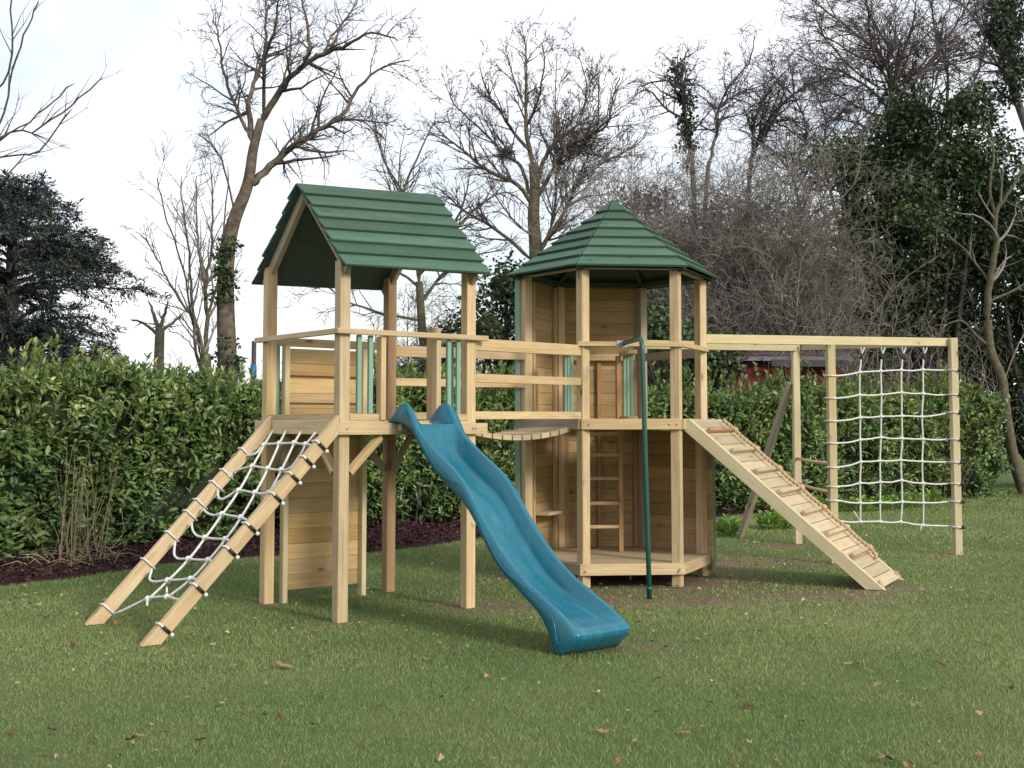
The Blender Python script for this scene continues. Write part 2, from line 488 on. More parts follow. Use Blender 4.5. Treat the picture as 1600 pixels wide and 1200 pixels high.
# corner braces
for p0, p1, m in (((-0.545, -0.63, 1.13), (-0.27, -0.63, 1.405), 'pine'), ((-0.625, -0.55, 1.13), (-0.625, -0.28, 1.405), 'pine'),
                  ((0.54, 0.6, 1.10), (0.24, 0.6, 1.41), 'pine_grey'), ((0.6, 0.54, 1.10), (0.6, 0.24, 1.41), 'pine_grey'),
                  ((-0.54, 0.6, 1.10), (-0.25, 0.6, 1.41), 'pine_grey'), ((-0.6, 0.545, 1.13), (-0.6, 0.27, 1.41), 'pine_grey')):
    MB().beam(p0, p1, .045, .06, (0.3, 0.4, .5)).build('brace', M[m], tower, bevel=.003)
# boarded climbing panel at the back, from near the ground up to the rail
pan = MB()
z = 0.10
while z < 2.05:
    h = 0.128
    pan.beam((-0.462, 0.588, z + h / 2), (0.272, 0.588, z + h / 2), .022 + prng.uniform(-.002, .002), h)
    z += h
panel = pan.build('climbing_panel', M['board'], tower, bevel=.006)
for x in (-0.475, 0.290):
    MB().post(x, 0.55, 0, 2.165, .045, .07).build('panel_frame', M['pine_green'], panel, bevel=.003)
MB().beam((-0.452, 0.558, 1.935), (0.266, 0.558, 1.935), .036, .036).build('ledge', M['pine_orange'], panel, bevel=.003)
MB().beam((-0.452, 0.558, 1.70), (0.266, 0.558, 1.70), .036, .030).build('ledge', M['pine'], panel, bevel=.003)
# roof: rafters, then two slopes of seven lapped boards
RX0, RX1, REY, REZ, RZ0, RZ1 = -0.69, 0.685, 0.762, 2.692, 3.440, 3.506
rf = MB()
for x in (-0.60, 0.60):
    for s in (-1, 1):
        rf.beam((x, s * 0.02, 3.375), (x, s * 0.70, 2.690), .045, .085)
rf.beam((-0.62, 0, 3.36), (0.62, 0, 3.39), .03, .06)
roof = rf.build('roof', M['pine_grey'], tower, bevel=.003)
for s in (-1, 1):
    rb = MB()
    for i in range(7):
        t0, t1 = i / 7.0, (i + 1) / 7.0
        P = []
        for x, zr in ((RX0, RZ0), (RX1, RZ1)):
            x += prng.uniform(-.008, .008)
            def pt(t, up): 
                n = np.array([0, s * 0.70, 0.715])
                return np.array([x, s * REY * t, zr + (REZ + (zr - RZ0) * .6 - zr) * t]) + n * up
            hi, lo = max(0, t0 - 0.02), t1 + 0.02
            P += [pt(hi, 0.004), pt(lo, 0.030), pt(lo, 0.052), pt(hi, 0.020)]
        rb.prism(P)
    rb.build('roof_slope', M['roof_green'], roof, bevel=.002)
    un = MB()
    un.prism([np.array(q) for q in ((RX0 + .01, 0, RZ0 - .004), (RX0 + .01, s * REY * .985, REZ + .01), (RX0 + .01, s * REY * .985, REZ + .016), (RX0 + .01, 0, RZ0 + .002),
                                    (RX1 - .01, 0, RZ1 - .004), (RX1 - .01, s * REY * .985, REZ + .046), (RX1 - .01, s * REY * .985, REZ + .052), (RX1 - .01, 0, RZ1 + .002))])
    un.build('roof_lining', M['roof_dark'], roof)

# ================================================================== the hexagonal tower
HR = 0.8822
hex_ang = dict(F1=-120, F2=-60, R=0, B2=60, B1=120, L=180)
def hx(k, r=HR, da=0):
    a = R(hex_ang[k] + da)
    return np.array([r * math.cos(a), r * math.sin(a)])
hexa = thing('play_tower', 'six sided timber play tower with a pointed green board roof', 'play tower', (0, 0, 0), HF)
for k in hex_ang:
    x, y = hx(k)
    rot = R(-30 + 90) if k == 'F2' else R(-60 + 90)
    MB().post(x, y, 0, 2.95, .09, rot=rot).build('post', M['pine_grey' if k == 'B2' else 'pine'], hexa, bevel=.004)
order = ['F1', 'F2', 'R', 'B2', 'B1', 'L']
def hexdeck(name, z0, z1, rad, mat, hole=None):
    """boards clipped to the hexagon, running left to right"""
    d = MB()
    ap = rad * math.cos(R(30)); n = 13; w = 2 * ap / n
    for i in range(n):
        ya, yb = -ap + i * w + .002, -ap + (i + 1) * w - .002
        def half(y): return rad - abs(y) / math.tan(R(60))
        segs = [(-1, 1)]
        if hole and hole[2] < (ya + yb) / 2 < hole[3]:
            xs = [(-half(ya), -half(yb), hole[0], hole[0]), (hole[1], hole[1], half(ya), half(yb))]
        else:
            xs = [(-half(ya), -half(yb), half(ya), half(yb))]
        for a, b_, c, e in xs:
            d.prism([(a, ya, z0), (b_, yb, z0), (b_, yb, z1), (a, ya, z1), (c, ya, z0), (e, yb, z0), (e, yb, z1), (c, ya, z1)])
    return d.build(name, mat, hexa, bevel=.002)
hexdeck('floor', 0.195, 0.221, HR + 0.055, M['deck'])
hexdeck('upper_floor', 1.500, 1.526, HR + 0.035, M['deck'], hole=(-0.36, 0.16, 0.02, 0.60))
def edge(ka, kb, r, z0, z1, w, mat, name, trim=0.0, parent=None):
    a, b = hx(ka, r), hx(kb, r)
    d = (b - a) / np.linalg.norm(b - a)
    a, b = a + d * trim, b - d * trim
    return MB().beam((*a, (z0 + z1) / 2), (*b, (z0 + z1) / 2), w, z1 - z0).build(name, M[mat], parent or hexa, bevel=.003)
for i, k in enumerate(order):
    k2 = order[(i + 1) % 6]
    edge(k, k2, HR + 0.080, 0.120, 0.2225, .038, 'pine' if k in ('F1', 'F2') else 'pine_grey', 'floor_beam', 0.002 if i % 2 else -.010)
for k, k2, m in (('F1', 'F2', 'pine'), ('F2', 'R', 'pine'), ('R', 'B2', 'pine_grey'), ('B1', 'L', 'pine'), ('L', 'F1', 'pine_grey')):
    edge(k, k2, HR + 0.072, 1.452, 1.552, .042, m, 'beam', 0.004)
edge('F1', 'F2', HR + 0.072, 2.222, 2.266, .045, 'pine', 'handrail', -.025)
edge('F2', 'R', HR + 0.072, 2.224, 2.268, .045, 'pine', 'handrail', .03)
edge('R', 'B2', HR - 0.01, 2.17, 2.25, .045, 'pine_grey', 'handrail', .05)
edge('B2', 'B1', HR - 0.06, 2.17, 2.24, .045, 'pine', 'handrail', .05)
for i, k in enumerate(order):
    edge(k, order[(i + 1) % 6], HR + 0.01, 2.952, 3.0, .07, 'pine_grey' if i in (0, 1, 5) else 'roof_dark', 'wall_plate', 0.01)  # plates darkened to stand for shade under the roof
for x, y, z in ((-0.36, -0.842, 2.244), (0.37, -0.842, 2.244), (-0.40, -0.857, 1.50), (0.36, -0.857, 1.50), (0.43, -0.857, 1.50), (-0.44, -0.866, .16), (0.44, -0.866, .17), (0.43, -0.866, .15)):
    MB().tube([(x, y + .01, z), (x, y - .004, z)], .009, 8).build('bolt', M['steel'], hexa)
# boarded walls
def wall(ka, kb, z0, z1, label=None, r=HR + 0.035, ext=(0, 0)):
    a, b = hx(ka, r), hx(kb, r)
    d = (b - a) / np.linalg.norm(b - a)
    a, b = a - d * ext[0], b + d * ext[1]
    w = MB(); z = z0
    while z < z1 - .02:
        h = min(0.125, z1 - z)
        w.beam((*a, z + h / 2), (*b, z + h / 2), .020 + prng.uniform(-.003, .003), h)
        z += 0.125
    o = w.build('wall', M['wall_board'], hexa, bevel=.006)
    nrm_ = np.array([-(b - a)[1], (b - a)[0]]) / np.linalg.norm(b - a)
    mid = (a + b) / 2
    if nrm_ @ mid > 0: nrm_ = -nrm_
    return o, a, b, nrm_
w1, a, b, n1 = wall('B1', 'L', 0.20, 2.951)
for t in (0.16, 0.80):
    p = a + (b - a) * t + n1 * .033
    MB().post(p[0], p[1], 0.223, 2.93, .045, .04, R(60)).build('batten', M['pine'], w1, bevel=.003)
pm = a + (b - a) * .45 + n1 * .11
sh = MB().beam((*(a + (b - a) * .22 + n1 * .10), .61), (*(a + (b - a) * .76 + n1 * .10), .61), .18, .03)
sh.build('shelf', M['deck'], w1, bevel=.003)
w2, a, b, n2 = wall('B2', 'B1', 0.20, 2.951)
for t in (0.10, 0.52, 0.90):
    p = a + (b - a) * t + n2 * .033
    MB().post(p[0], p[1], 0.223, 2.17, .045, .04, 0).build('batten', M['pine_orange'], w2, bevel=.003)
w3, a, b, n3 = wall('R', 'B2', 0.06, 1.45, ext=(0.10, 0))
MB().post(0.965, 0.045, 0.055, 1.50, .07, .05, R(35)).build('corner_post', M['pine_grey'], hexa, bevel=.003)
MB().post(1.018, 0.085, 0.045, 1.56, .05, .02, R(25)).build('corner_strip', M['slat_green'], hexa, bevel=.002)
MB().post(-0.968, 0.00, 0.15, 2.94, .05, .022, R(-20)).build('corner_strip', M['slat_green'], hexa, bevel=.002)
# guards round the ladder hatch upstairs
def guard(x, y0, y1, n, post_side):
    MB().beam((x, y0 - .03, 2.205), (x, y1 + .03, 2.205), .09, .04).build('guard_rail', M['pine'], hexa, bevel=.003)
    MB().beam((x, y0 - .03, 1.555), (x, y1 + .03, 1.555), .09, .05).build('guard_rail', M['pine'], hexa, bevel=.003)
    for i in range(n):
        MB().post(x, y0 + (y1 - y0) * (i + .2) / max(1, n - .6), 1.58, 2.185, .03, .038).build('slat', M['slat_green'], hexa, bevel=.002)
    MB().post(x + post_side, y1, 1.53, 2.185, .045, .07).build('guard_post', M['pine_orange'], hexa, bevel=.003)
guard(-0.50, -0.50, -0.05, 3, -.0)
guard(0.12, -0.30, 0.10, 3, -.06)
# roof: dark lining, hip rafters and six slopes of seven lapped boards
AP = np.array([0, 0, 3.705]); RE, RZ = 1.045, 2.952
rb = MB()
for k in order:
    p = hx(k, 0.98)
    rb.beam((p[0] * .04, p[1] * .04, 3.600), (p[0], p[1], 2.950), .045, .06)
hroof = rb.build('roof', M['roof_dark'], hexa, bevel=.003)  # rafters take the dark tone for under-roof shade
for i, k in enumerate(order):
    k2 = order[(i + 1) % 6]
    a, b = np.append(hx(k, RE), RZ), np.append(hx(k2, RE), RZ)
    mid = (a + b) / 2; out = np.array([mid[0], mid[1], 0]); out /= np.linalg.norm(out)
    n = np.cross(b - a, AP - a); n /= np.linalg.norm(n)
    if n[2] < 0: n = -n
    s_ = MB()
    for j in range(7):
        t0, t1 = max(0.0, j / 7.0 - .018), (j + 1) / 7.0
        A0, B0 = AP + (a - AP) * max(t0, .004), AP + (b - AP) * max(t0, .004)
        A1, B1 = AP + (a - AP) * (t1 + .012), AP + (b - AP) * (t1 + .012)
        s_.prism([A0 + n * .002, A1 + n * .024, A1 + n * .046, A0 + n * .014, B0 + n * .002, B1 + n * .024, B1 + n * .046, B0 + n * .014])
        if j == 0:                                        # the cap runs up to a sharp point
            s_.v[-8] = tuple(AP + [0, 0, .02]); s_.v[-4] = tuple(AP + [0, 0, .02]); s_.v[-5] = tuple(AP + [0, 0, .058]); s_.v[-1] = tuple(AP + [0, 0, .058])
    s_.build('roof_slope', M['roof_green'], hroof)
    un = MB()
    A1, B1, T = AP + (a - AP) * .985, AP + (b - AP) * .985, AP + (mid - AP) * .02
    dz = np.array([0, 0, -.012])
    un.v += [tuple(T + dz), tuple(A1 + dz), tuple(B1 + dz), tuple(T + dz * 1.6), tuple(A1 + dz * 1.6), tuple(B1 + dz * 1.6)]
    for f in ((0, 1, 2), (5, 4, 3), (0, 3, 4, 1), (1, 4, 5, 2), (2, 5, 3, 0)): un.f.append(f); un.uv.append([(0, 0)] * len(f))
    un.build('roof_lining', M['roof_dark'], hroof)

# ladder up through the hatch
lad = thing('ladder', 'upright wooden ladder inside the six sided tower', 'ladder', (-0.08, 0.25, 0.221), HF)
for x in (-0.285, 0.105):
    MB().post(x, 0.25, 0.221, 1.44, .045, .07).build('stile', M['pine_orange'], lad, bevel=.003)
for z in (0.473, 0.708, 0.957, 1.193, 1.40):
    MB().beam((-0.262, 0.24, z), (0.082, 0.24, z), .045, .034).build('rung', M['pine'], lad, bevel=.003)

# ================================================================== plank bridge
Pb, Pc = TF.w((0.645, -0.608, 0))[:2], TF.w((0.645, 0.608, 0))[:2]
Pf, Pl = HF.w((*hx('F1', HR - .02), 0))[:2], HF.w((*hx('L', HR - .02), 0))[:2]
bmid = (Pb + Pc + Pf + Pl) / 4
bridge = thing('plank_bridge', 'sagging plank bridge with side rails between the two towers', 'bridge', (bmid[0], bmid[1], 1.38), WORLD)
u_in = nrm(Pc - Pb)
n0, n1_ = Pb + u_in * .16, Pf + nrm(Pl - Pf) * .10
f0, f1 = Pc - u_in * .16, Pl - nrm(Pl - Pf) * .08
NP = 12
for i in range(NP):
    def q(t, lo): 
        z = 1.485 + (0.015) * t - 0.46 * t * (1 - t) * .78 + lo
        a, b = n0 + (n1_ - n0) * t, f0 + (f1 - f0) * t
        return np.array([*a, z]), np.array([*b, z])
    ta, tb = (i + .05) / NP, (i + .93) / NP
    a0, b0 = q(ta, -.045); a1, b1 = q(tb, -.045); a2, b2 = q(tb, 0); a3, b3 = q(ta, 0)
    MB().prism([a0, a1, a2, a3, b0, b1, b2, b3]).build('plank', M['deck'], bridge, bevel=.003)
for (p, q_, side) in ((Pb, Pf, -1), (Pc, Pl, 1)):
    for za, zb, h in ((2.165, 2.185, .10), (1.885, 1.895, .072), (1.575, 1.582, .066)):
        d = nrm(q_ - p)
        MB().beam((*(p - d * .04), za), (*(q_ + d * .02), zb), .045, h).build('side_rail', M['pine'], bridge, bevel=.003)

# ================================================================== slide
sd_ang = math.atan2(-1.9, 0.07)
SB = TF.w((0.025, -B2 - 0.05, 0))
SF = Frame(SB[0], SB[1], TF.rot + sd_ang)          # x runs down the slide, y to its left-hand side seen from the top
slide = thing('slide', 'blue wavy plastic slide running down from the gabled tower', 'slide', (1.95, 0, 0), SF)
rim = [(-0.03, 1.55), (0.03, 1.59), (0.09, 1.645), (0.14, 1.666), (0.19, 1.662), (0.235, 1.632), (0.29, 1.56), (0.345, 1.475), (0.42, 1.405), (0.52, 1.34), (0.62, 1.28), (0.72, 1.222), (0.82, 1.165), (0.91, 1.10),
       (0.99, 1.02), (1.07, 0.925), (1.15, 0.835), (1.24, 0.745), (1.34, 0.652), (1.44, 0.568), (1.54, 0.495), (1.64, 0.435), (1.75, 0.378), (1.86, 0.325), (1.96, 0.278), (2.04, 0.232), (2.095, 0.200), (2.132, 0.174), (2.150, 0.146), (2.142, 0.118), (2.105, 0.08), (2.05, 0.035), (1.995, 0.006)]
low = [(-0.03, 1.528), (0.05, 1.525), (0.12, 1.515), (0.20, 1.497), (0.27, 1.465), (0.33, 1.42), (0.38, 1.365), (0.44, 1.30), (0.53, 1.215), (0.62, 1.145), (0.73, 1.075), (0.84, 1.01), (0.94, 0.95), (1.02, 0.885),
       (1.09, 0.81), (1.16, 0.73), (1.23, 0.64), (1.31, 0.56), (1.40, 0.485), (1.50, 0.422), (1.59, 0.37), (1.68, 0.318), (1.76, 0.27), (1.82, 0.225), (1.87, 0.175), (1.905, 0.12), (1.925, 0.075), (1.94, 0.045), (1.95, 0.025), (1.955, 0.015), (1.96, 0.008), (1.975, 0.003), (2.0, 0.0)]
rim, low = np.array(rim), np.array(low)
def interp_row(A_, t):
    x = np.linspace(0, 1, len(A_)); return np.array([np.interp(t, x, A_[:, i]) for i in range(2)])
NS = 96
sv, sf = [], []
prof_n = 0
for k in range(NS + 1):
    t = k / NS
    (sx, zr), (lx_, zl) = interp_row(rim, t), interp_row(low, t)
    g = min(1, max(0, (sx - 0.1) / 2.0))
    hw = 0.218 + 0.024 * g + 0.010 * max(0, (g - .72) / .28) ** 1.5
    dep = 0.188 * min(1, max(0.0, (2.12 - sx) / 0.75)) ** .8            # floor depth below the rim, dying away at the run-out
    if sx < 0.33: dep = max(0.0, zr - max(1.502, 1.502 if sx < .25 else 1.502 - (sx - .25) * .55))
    if t > 0.86: dep = dep * max(0, (0.93 - t) / .07) if t < .93 else 0
    rw = 0.034
    row = []
    nose = max(0, (t - .86) / .14)
    half = [(hw + .012 * (1 - nose), lx_, zl), (hw + .006, lx_ * .6 + sx * .4, zl * .6 + zr * .4), (hw, lx_ * .15 + sx * .85, zr - .016 * (1 - nose) - .012 * nose),
            (hw - .012, sx, zr), (hw - rw, sx + 0.0, zr + .001), (hw - rw - .010, sx, zr - .012 * min(1, dep * 9)), (hw - .058, sx, zr - dep * .86), (hw - .074, sx, zr - dep * .985), (hw - .15, sx, zr - dep * 1.02)]
    # the nose closes over its whole width and bows forward a little
    for (y, xx, zz) in half: row.append((xx + (nose > 0) * 0.03 * nose * (1 - (y / hw) ** 2), y, zz))
    full = [(a, -b, c) for a, b, c in row] + [(row[-1][0] + .002, 0, row[-1][2])] + [(a, b, c) for a, b, c in row[::-1]]
    prof_n = len(full)
    sv += full
for k in range(NS):
    for j in range(prof_n - 1):
        a = k * prof_n + j
        sf.append((a, a + prof_n, a + prof_n + 1, a + 1))
so = np_mesh('chute', np.array(sv) - np.array([1.95, 0, 0]), np.array(sf), M['slide'], slide, smooth=True)
sm = so.modifiers.new('skin', 'SOLIDIFY'); sm.thickness = 0.006; sm.offset = -1
# moulded bead waving along each flank
for s in (-1, 1):
    pts = []
    for k in range(60):
        t = .13 + .72 * k / 59
        (sx, zr), (lx_, zl) = interp_row(rim, t), interp_row(low, t)
        f = .45 + .30 * math.sin(t * 24 + .6)
        g = min(1, max(0, (sx - 0.1) / 2.0)); hw = 0.218 + 0.024 * g + 0.010 * max(0, (g - .72) / .28) ** 1.5
        pts.append((lx_ * f + sx * (1 - f), s * (hw + .008), zl * f + zr * (1 - f)))
    MB().tube(pts, .005, 6).build('bead', M['slide'], slide, smooth=True)
MB().beam((0.10, -0.20, 1.475), (0.10, 0.20, 1.475), .05, .05).build('fixing_block', M['pine_grey'], slide)
for s in (-1, 1): MB().beam((1.06, s * .247, .80), (1.085, s * .247, .775), .006, .018).build('sticker', M['rope'], slide)

# ================================================================== leaning scramble net on the left
net = thing('scramble_net', 'sloping rope scramble net between two timber rails on the left of the gabled tower', 'rope net', (-1.4, -0.13, 0), TF)
rail_ends = {}
for nm, y0, y1 in (('near', -0.705, -0.672), ('far', 0.405, 0.425)):
    top, foot = np.array([-0.715, y0, 1.475]), np.array([-2.085, y1, 0.03])
    rail_ends[nm] = (top, foot)
    d = foot - top; d /= np.linalg.norm(d); up = np.cross(np.array([0, 1.0, 0]), d); up *= np.sign(up[2]) 
    w2_, h2_ = np.array([0, .0275, 0]), up * .05
    tip = [foot + d * .06 + h2_ * 0, foot]
    P0 = [top - w2_ - h2_, top + w2_ - h2_, top + w2_ + h2_, top - w2_ + h2_]
    P1 = []
    for c in (-w2_ - h2_, w2_ - h2_, w2_ + h2_, -w2_ + h2_):
        p = foot + c; p = p + d * ((p[2] - 0.004) / -d[2]); P1.append(p)
    # top ends cut plumb against the beam
    P0 = [p + d * ((-0.692 - p[0]) / d[0]) for p in P0]
    MB().prism(P0 + P1).build('rail', M['pine'], net, bevel=.004)
    stub = foot + np.array([0, .0275 if nm == 'far' else .0275, 0])
    MB().beam(stub + d * -.12 + np.array([0, .018, 0]) + up * .02, stub + d * .07 + np.array([0, .018, 0]) + up * .02, .028, .05).build('ground_peg', M['pine_orange'], net, bevel=.003)
nP = TF.w((-1.4, 0, 0.75)); nd = TF.M @ nrm(np.array([1.445, 0, -1.37]))        # plane of the rails
nP = nP
def rampP(cx, cy, dz=-0.02):
    """crop pixel of the net -> tower frame, on the plane of the rails"""
    p = TF.l(on_plane(100 + cx / 3.0, 640 + cy / 3.0, TF.w((-1.4, 0, 0.75)), nd))
    return p + np.array([0, 0, dz])
def sag(pts, n=4, k=.02):
    out = []
    P = [np.array(p) for p in pts]
    for i in range(len(P) - 1):
        p0 = P[max(0, i - 1)]; p1 = P[i]; p2 = P[i + 1]; p3 = P[min(len(P) - 1, i + 2)]
        for j in range(n):
            t = j / n
            q = .5 * ((2 * p1) + (-p0 + p2) * t + (2 * p0 - 5 * p1 + 4 * p2 - p3) * t * t + (-p0 + 3 * p1 - 3 * p2 + p3) * t ** 3)
            out.append(q - np.array([0, 0, k * 4 * t * (1 - t)]))
    out.append(P[-1])
    return out
rows = [
    [(845, 200), (895, 195), (937, 152), (1008, 145), (1078, 142), (1132, 148), (1168, 150)],
    [(768, 305), (800, 275), (882, 252), (955, 262), (1018, 268), (1058, 260), (1100, 225)],
    [(720, 360), (735, 408), (818, 365), (895, 375), (960, 375), (1000, 330), (1035, 300)],
    [(650, 450), (690, 480), (740, 475), (828, 490), (885, 500), (945, 400)],
    [(598, 515), (610, 565), (660, 585), (755, 592), (805, 600), (840, 540)],
    [(522, 605), (520, 675), (582, 685), (675, 690), (718, 695), (752, 655)],
    [(412, 735), (405, 788), (485, 785), (592, 778), (640, 785), (612, 825)],
    [(238, 945), (392, 872), (482, 862), (553, 875), (600, 850)],
]
cols = [[(978, 82), (937, 152), (882, 252), (818, 365), (740, 475), (660, 585), (582, 685), (485, 785), (392, 872)],
        [(1040, 82), (1008, 145), (955, 262), (895, 375), (828, 490), (755, 592), (675, 690), (592, 778), (482, 862)],
        [(1110, 86), (1078, 142), (1018, 268), (960, 375), (885, 500), (805, 600), (718, 695), (640, 785), (553, 875)],
        [(1180, 88), (1132, 148), (1110, 190), (1058, 262)]]
nt_ = MB()
for r_ in rows: nt_.tube(sag([rampP(*p) for p in r_], 4, .006), .0095, 6)
for c_ in cols: nt_.tube(sag([rampP(*p, dz=-.03) for p in c_], 3, .002), .0095, 6)
for ri, r_ in enumerate(rows):
    for c_ in cols:
        for p in c_[1:]:
            if p in r_: nt_.ball(rampP(*p, dz=-.025), .025, 6)
for p in ((390, 905), (560, 895), (482, 845)):
    q = rampP(*p); nt_.tube([rampP(p[0], p[1] - 25), q], .008, 6)
nt_o = nt_.build('rope_net', M['rope'], net, smooth=True)
# lashings round the rails
def lash(p_top, ax, up, side, w, h, r=.0085):
    a, b = side * (w / 2 + r), up * (h / 2 + r)
    return [p_top - a - b, p_top + a - b, p_top + a + b, p_top - a + b, p_top - a - b]
for nm, pix in (('far', [(835, 190), (748, 288), (700, 345), (628, 430), (585, 487), (500, 588), (392, 718), (212, 940)]),
                ('near', [(1188, 160), (1130, 235), (1065, 310), (985, 405), (870, 550), (780, 665), (632, 840), (478, 1032)])):
    top, foot = rail_ends[nm]
    d = nrm(foot - top); up = np.cross(np.array([0, 1.0, 0]), d); up *= np.sign(up[2])
    for p in pix:
        q = TF.l(on_plane(100 + p[0] / 3.0, 640 + p[1] / 3.0, TF.w(top), TF.M @ np.array([0, -1.0, 0])))
        s_ = (q - top) @ d
        c = top + d * s_
        MB().tube(lash(c, d, up, np.array([0, 1.0, 0]), .055, .10), .0085, 6).build('lashing', M['rope'], net, smooth=True)
        if nm == 'near':
            e = np.array([0, -.038, 0])
            MB().tube([c + e + up * .03, c + e - up * .04], .0125, 6).build('tape', M['black'], net, smooth=True)
            MB().ball(c + e - up * .060, .016).build('rope_end', M['rope'], net, smooth=True)

# ================================================================== fireman's pole
pl = HF.l(gnd(1015, 936)); pt_ = HF.l(at(1003, 530, 10.6)); pb_ = HF.l(at(972, 537, 11.245))
pole = thing('firemans_pole', 'dark green sliding pole in front of the six sided tower', 'pole', (pl[0], pl[1], 0), HF)
top = np.array([pt_[0], pt_[1], 2.252]); foot = np.array([pl[0], pl[1], -0.02]); bk = np.array([pb_[0], -0.86, 2.245])
pts = [bk, bk + (top - bk) * .5, bk + (top - bk) * .86]
for a in np.linspace(0, 1, 6)[1:]:
    q0, q1, q2 = bk + (top - bk) * .86, top, top + (foot - top) * .05
    pts.append((1 - a) ** 2 * q0 + 2 * a * (1 - a) * q1 + a * a * q2)
pts += [top + (foot - top) * t for t in (.2, .5, .8, 1)]
MB().tube(pts, .0215, 14).build('tube', M['pole_green'], pole, smooth=True)
MB().tube([foot + (top - foot) * .04, foot + (top - foot) * .055], .026, 14).build('collar', M['pole_green'], pole, smooth=True)
MB().beam(bk + np.array([-.05, .012, 0]), bk + np.array([.05, .012, 0]), .012, .06).build('bracket', M['steel'], pole)
MB().tube([bk + np.array([.0, -.015, 0]), bk + np.array([0.005, -.06, 0])], .026, 14).build('collar', M['steel'], pole, smooth=True)

# ================================================================== climbing ramp on the right
ramp = thing('climbing_ramp', 'sloping wooden climbing ramp with cleats and a twisted hand rope', 'ramp', (1.5, -0.7, 0), HF)
rt_n, rt_f = np.array([0.545, -0.775, 1.548]), np.array([1.085, 0.05, 1.548])
rb_n, rb_f = np.array([2.165, -1.235, 0.050]), np.array([2.660, -0.520, 0.050])
def rp(t, w, up=0.0):
    a, b = rt_n + (rb_n - rt_n) * t, rt_f + (rb_f - rt_f) * t
    nn = np.cross(rb_n - rt_n, rt_f - rt_n); nn /= np.linalg.norm(nn); nn *= np.sign(nn[2])
    return a + (b - a) * w + nn * up
for w, nm in ((0.0, 'n'), (0.93, 'f')):
    P0 = [rp(0, w, -.104), rp(0, w + .065, -.104), rp(0, w + .065, .012), rp(0, w, .012)]
    P1 = [rp(1, w, -.104), rp(1, w + .065, -.104), rp(1, w + .065, .012), rp(1, w, .012)]
    d = nrm(rb_n - rt_n)
    P1 = [p + d * ((p[2] - .004) / -d[2]) for p in P1]
    P0 = [p + d * (max(0, (p[2] - 1.555)) / -d[2]) for p in P0]
    MB().prism(P0 + P1).build('stringer', M['pine_green'], ramp, bevel=.004)
dk = MB(); NB = 19
for i in range(NB):
    a, b = (i + .03) / NB * 1.02 + .0, (i + .97) / NB * 1.02
    gap = .105 if i in (7, 9, 15, 16) else .068
    e = .925
    dk.prism([rp(a, gap, -.018), rp(b, gap, -.018), rp(b, gap, .008), rp(a, gap, .008), rp(a, e, -.018), rp(b, e, -.018), rp(b, e, .008), rp(a, e, .008)])
dk.build('deck', M['deck'], ramp, bevel=.003)
d = nrm(rb_n - rt_n)
for i in range(7):
    t = .085 + i * .127
    p, q_ = rp(t, .10, .032), rp(t - .004, 1.03, .032)
    MB().beam(p, q_, .042, .045, rp(t, .5, 1) - rp(t, .5, 0)).build('cleat', M['pine_orange'] if i == 0 else M['deck'], ramp, bevel=.006)
# the twisted rope: three strands
rpb = MB()
for s in range(3):
    pts = []
    nseg = 330
    for k in range(nseg + 1):
        t = .03 + .845 * k / nseg
        cyc = (t - .085) / .127
        lift = .060 + .003 * math.cos(2 * math.pi * cyc)
        c = rp(t, .80, lift)
        a = k * .27 + s * 2.094
        pts.append(c + (np.array([.0, 1, 0]) * math.cos(a) + np.array([0.6, 0, .8]) * math.sin(a)) * .0105)
    rpb.tube(pts, .0100, 5)
rpb.tube([rp(.872, .80, .05), rp(.885, .79, .06), rp(.90, .775, .02)], .019, 7)
rpb.build('rope', M['hemp'], ramp, smooth=True)
for w in (.06, .96):
    MB().beam(rp(.99, w, .03), rp(1.045, w, -.01), .03, .02).build('ground_peg', M['pine'], ramp)

# ================================================================== climbing frame with vertical net on the right
p1 = np.array([5.105, 14.215]); pR = np.array([1.945, 12.42]); bd = nrm(p1 - pR)
p2 = np.array([3.487, 13.298]); p3 = np.array([3.605, 15.45]); pB = HF.w((*hx('B2', HR + .03), 0))[:2]
frame = thing('net_climber', 'timber climbing frame with an upright white rope net', 'climbing frame', (p1[0], p1[1], 0), WORLD)
bn = np.array([bd[1], -bd[0]])
MB().beam((*(pR), 2.372), (*(p1 + bd * .085), 2.462), .06, .095).build('beam', M['pine_green'], frame, bevel=.004)
MB().beam((*pB, 2.350), (*(p3 + nrm(p3 - pB) * .06), 2.478), .07, .095).build('beam', M['pine_green'], frame, bevel=.004)
MB().beam((*(p3 + nrm(p1 - p3) * .10), 2.478), (*(p1 - nrm(p1 - p3) * .10), 2.458), .06, .09).build('beam', M['pine_grey'], frame, bevel=.004)  # greyer timber stands for its shaded face
for p, zt in ((p1 + bn * .072, 2.505), (p2 + bn * .0, 2.366), (p3, 2.431)):
    MB().post(p[0], p[1], 0, zt, .085, rot=.10).build('post', M['pine_green'], frame, bevel=.004)
MB().beam((p3[0] - .06, p3[1] + .03, 2.03), (3.03, 16.27, 0.0), .07, .085, (1, .4, .5)).build('brace', M['pine_grey'], frame, bevel=.004)
for z in (1.07, 0.755):
    MB().tube([(*p2, z), (*(p2 + (p3 - p2) * .5), z - .01), (*p3, z)], .020, 8).build('rung', M['pine'], frame, smooth=True)
NPt = np.array([*(p2 + bn * .0), 1.2]); Nn_ = np.array([bn[0], bn[1], 0])
def netP(cx, cy, off=0.0): return on_plane(1060 + cx / 3.0, 500 + cy / 3.0, NPt + Nn_ * off, Nn_)
ROWY = [[262, 245, 240, 235, 233, 236], [367, 352, 350, 340, 345, 350], [473, 457, 452, 450, 453, 433], [577, 562, 550, 555, 558, 558],
        [690, 665, 660, 657, 663, 665], [780, 765, 760, 752, 765, 765], [845, 858, 855, 853, 857, 848], [940, 946, 945, 947, 962, 967]]
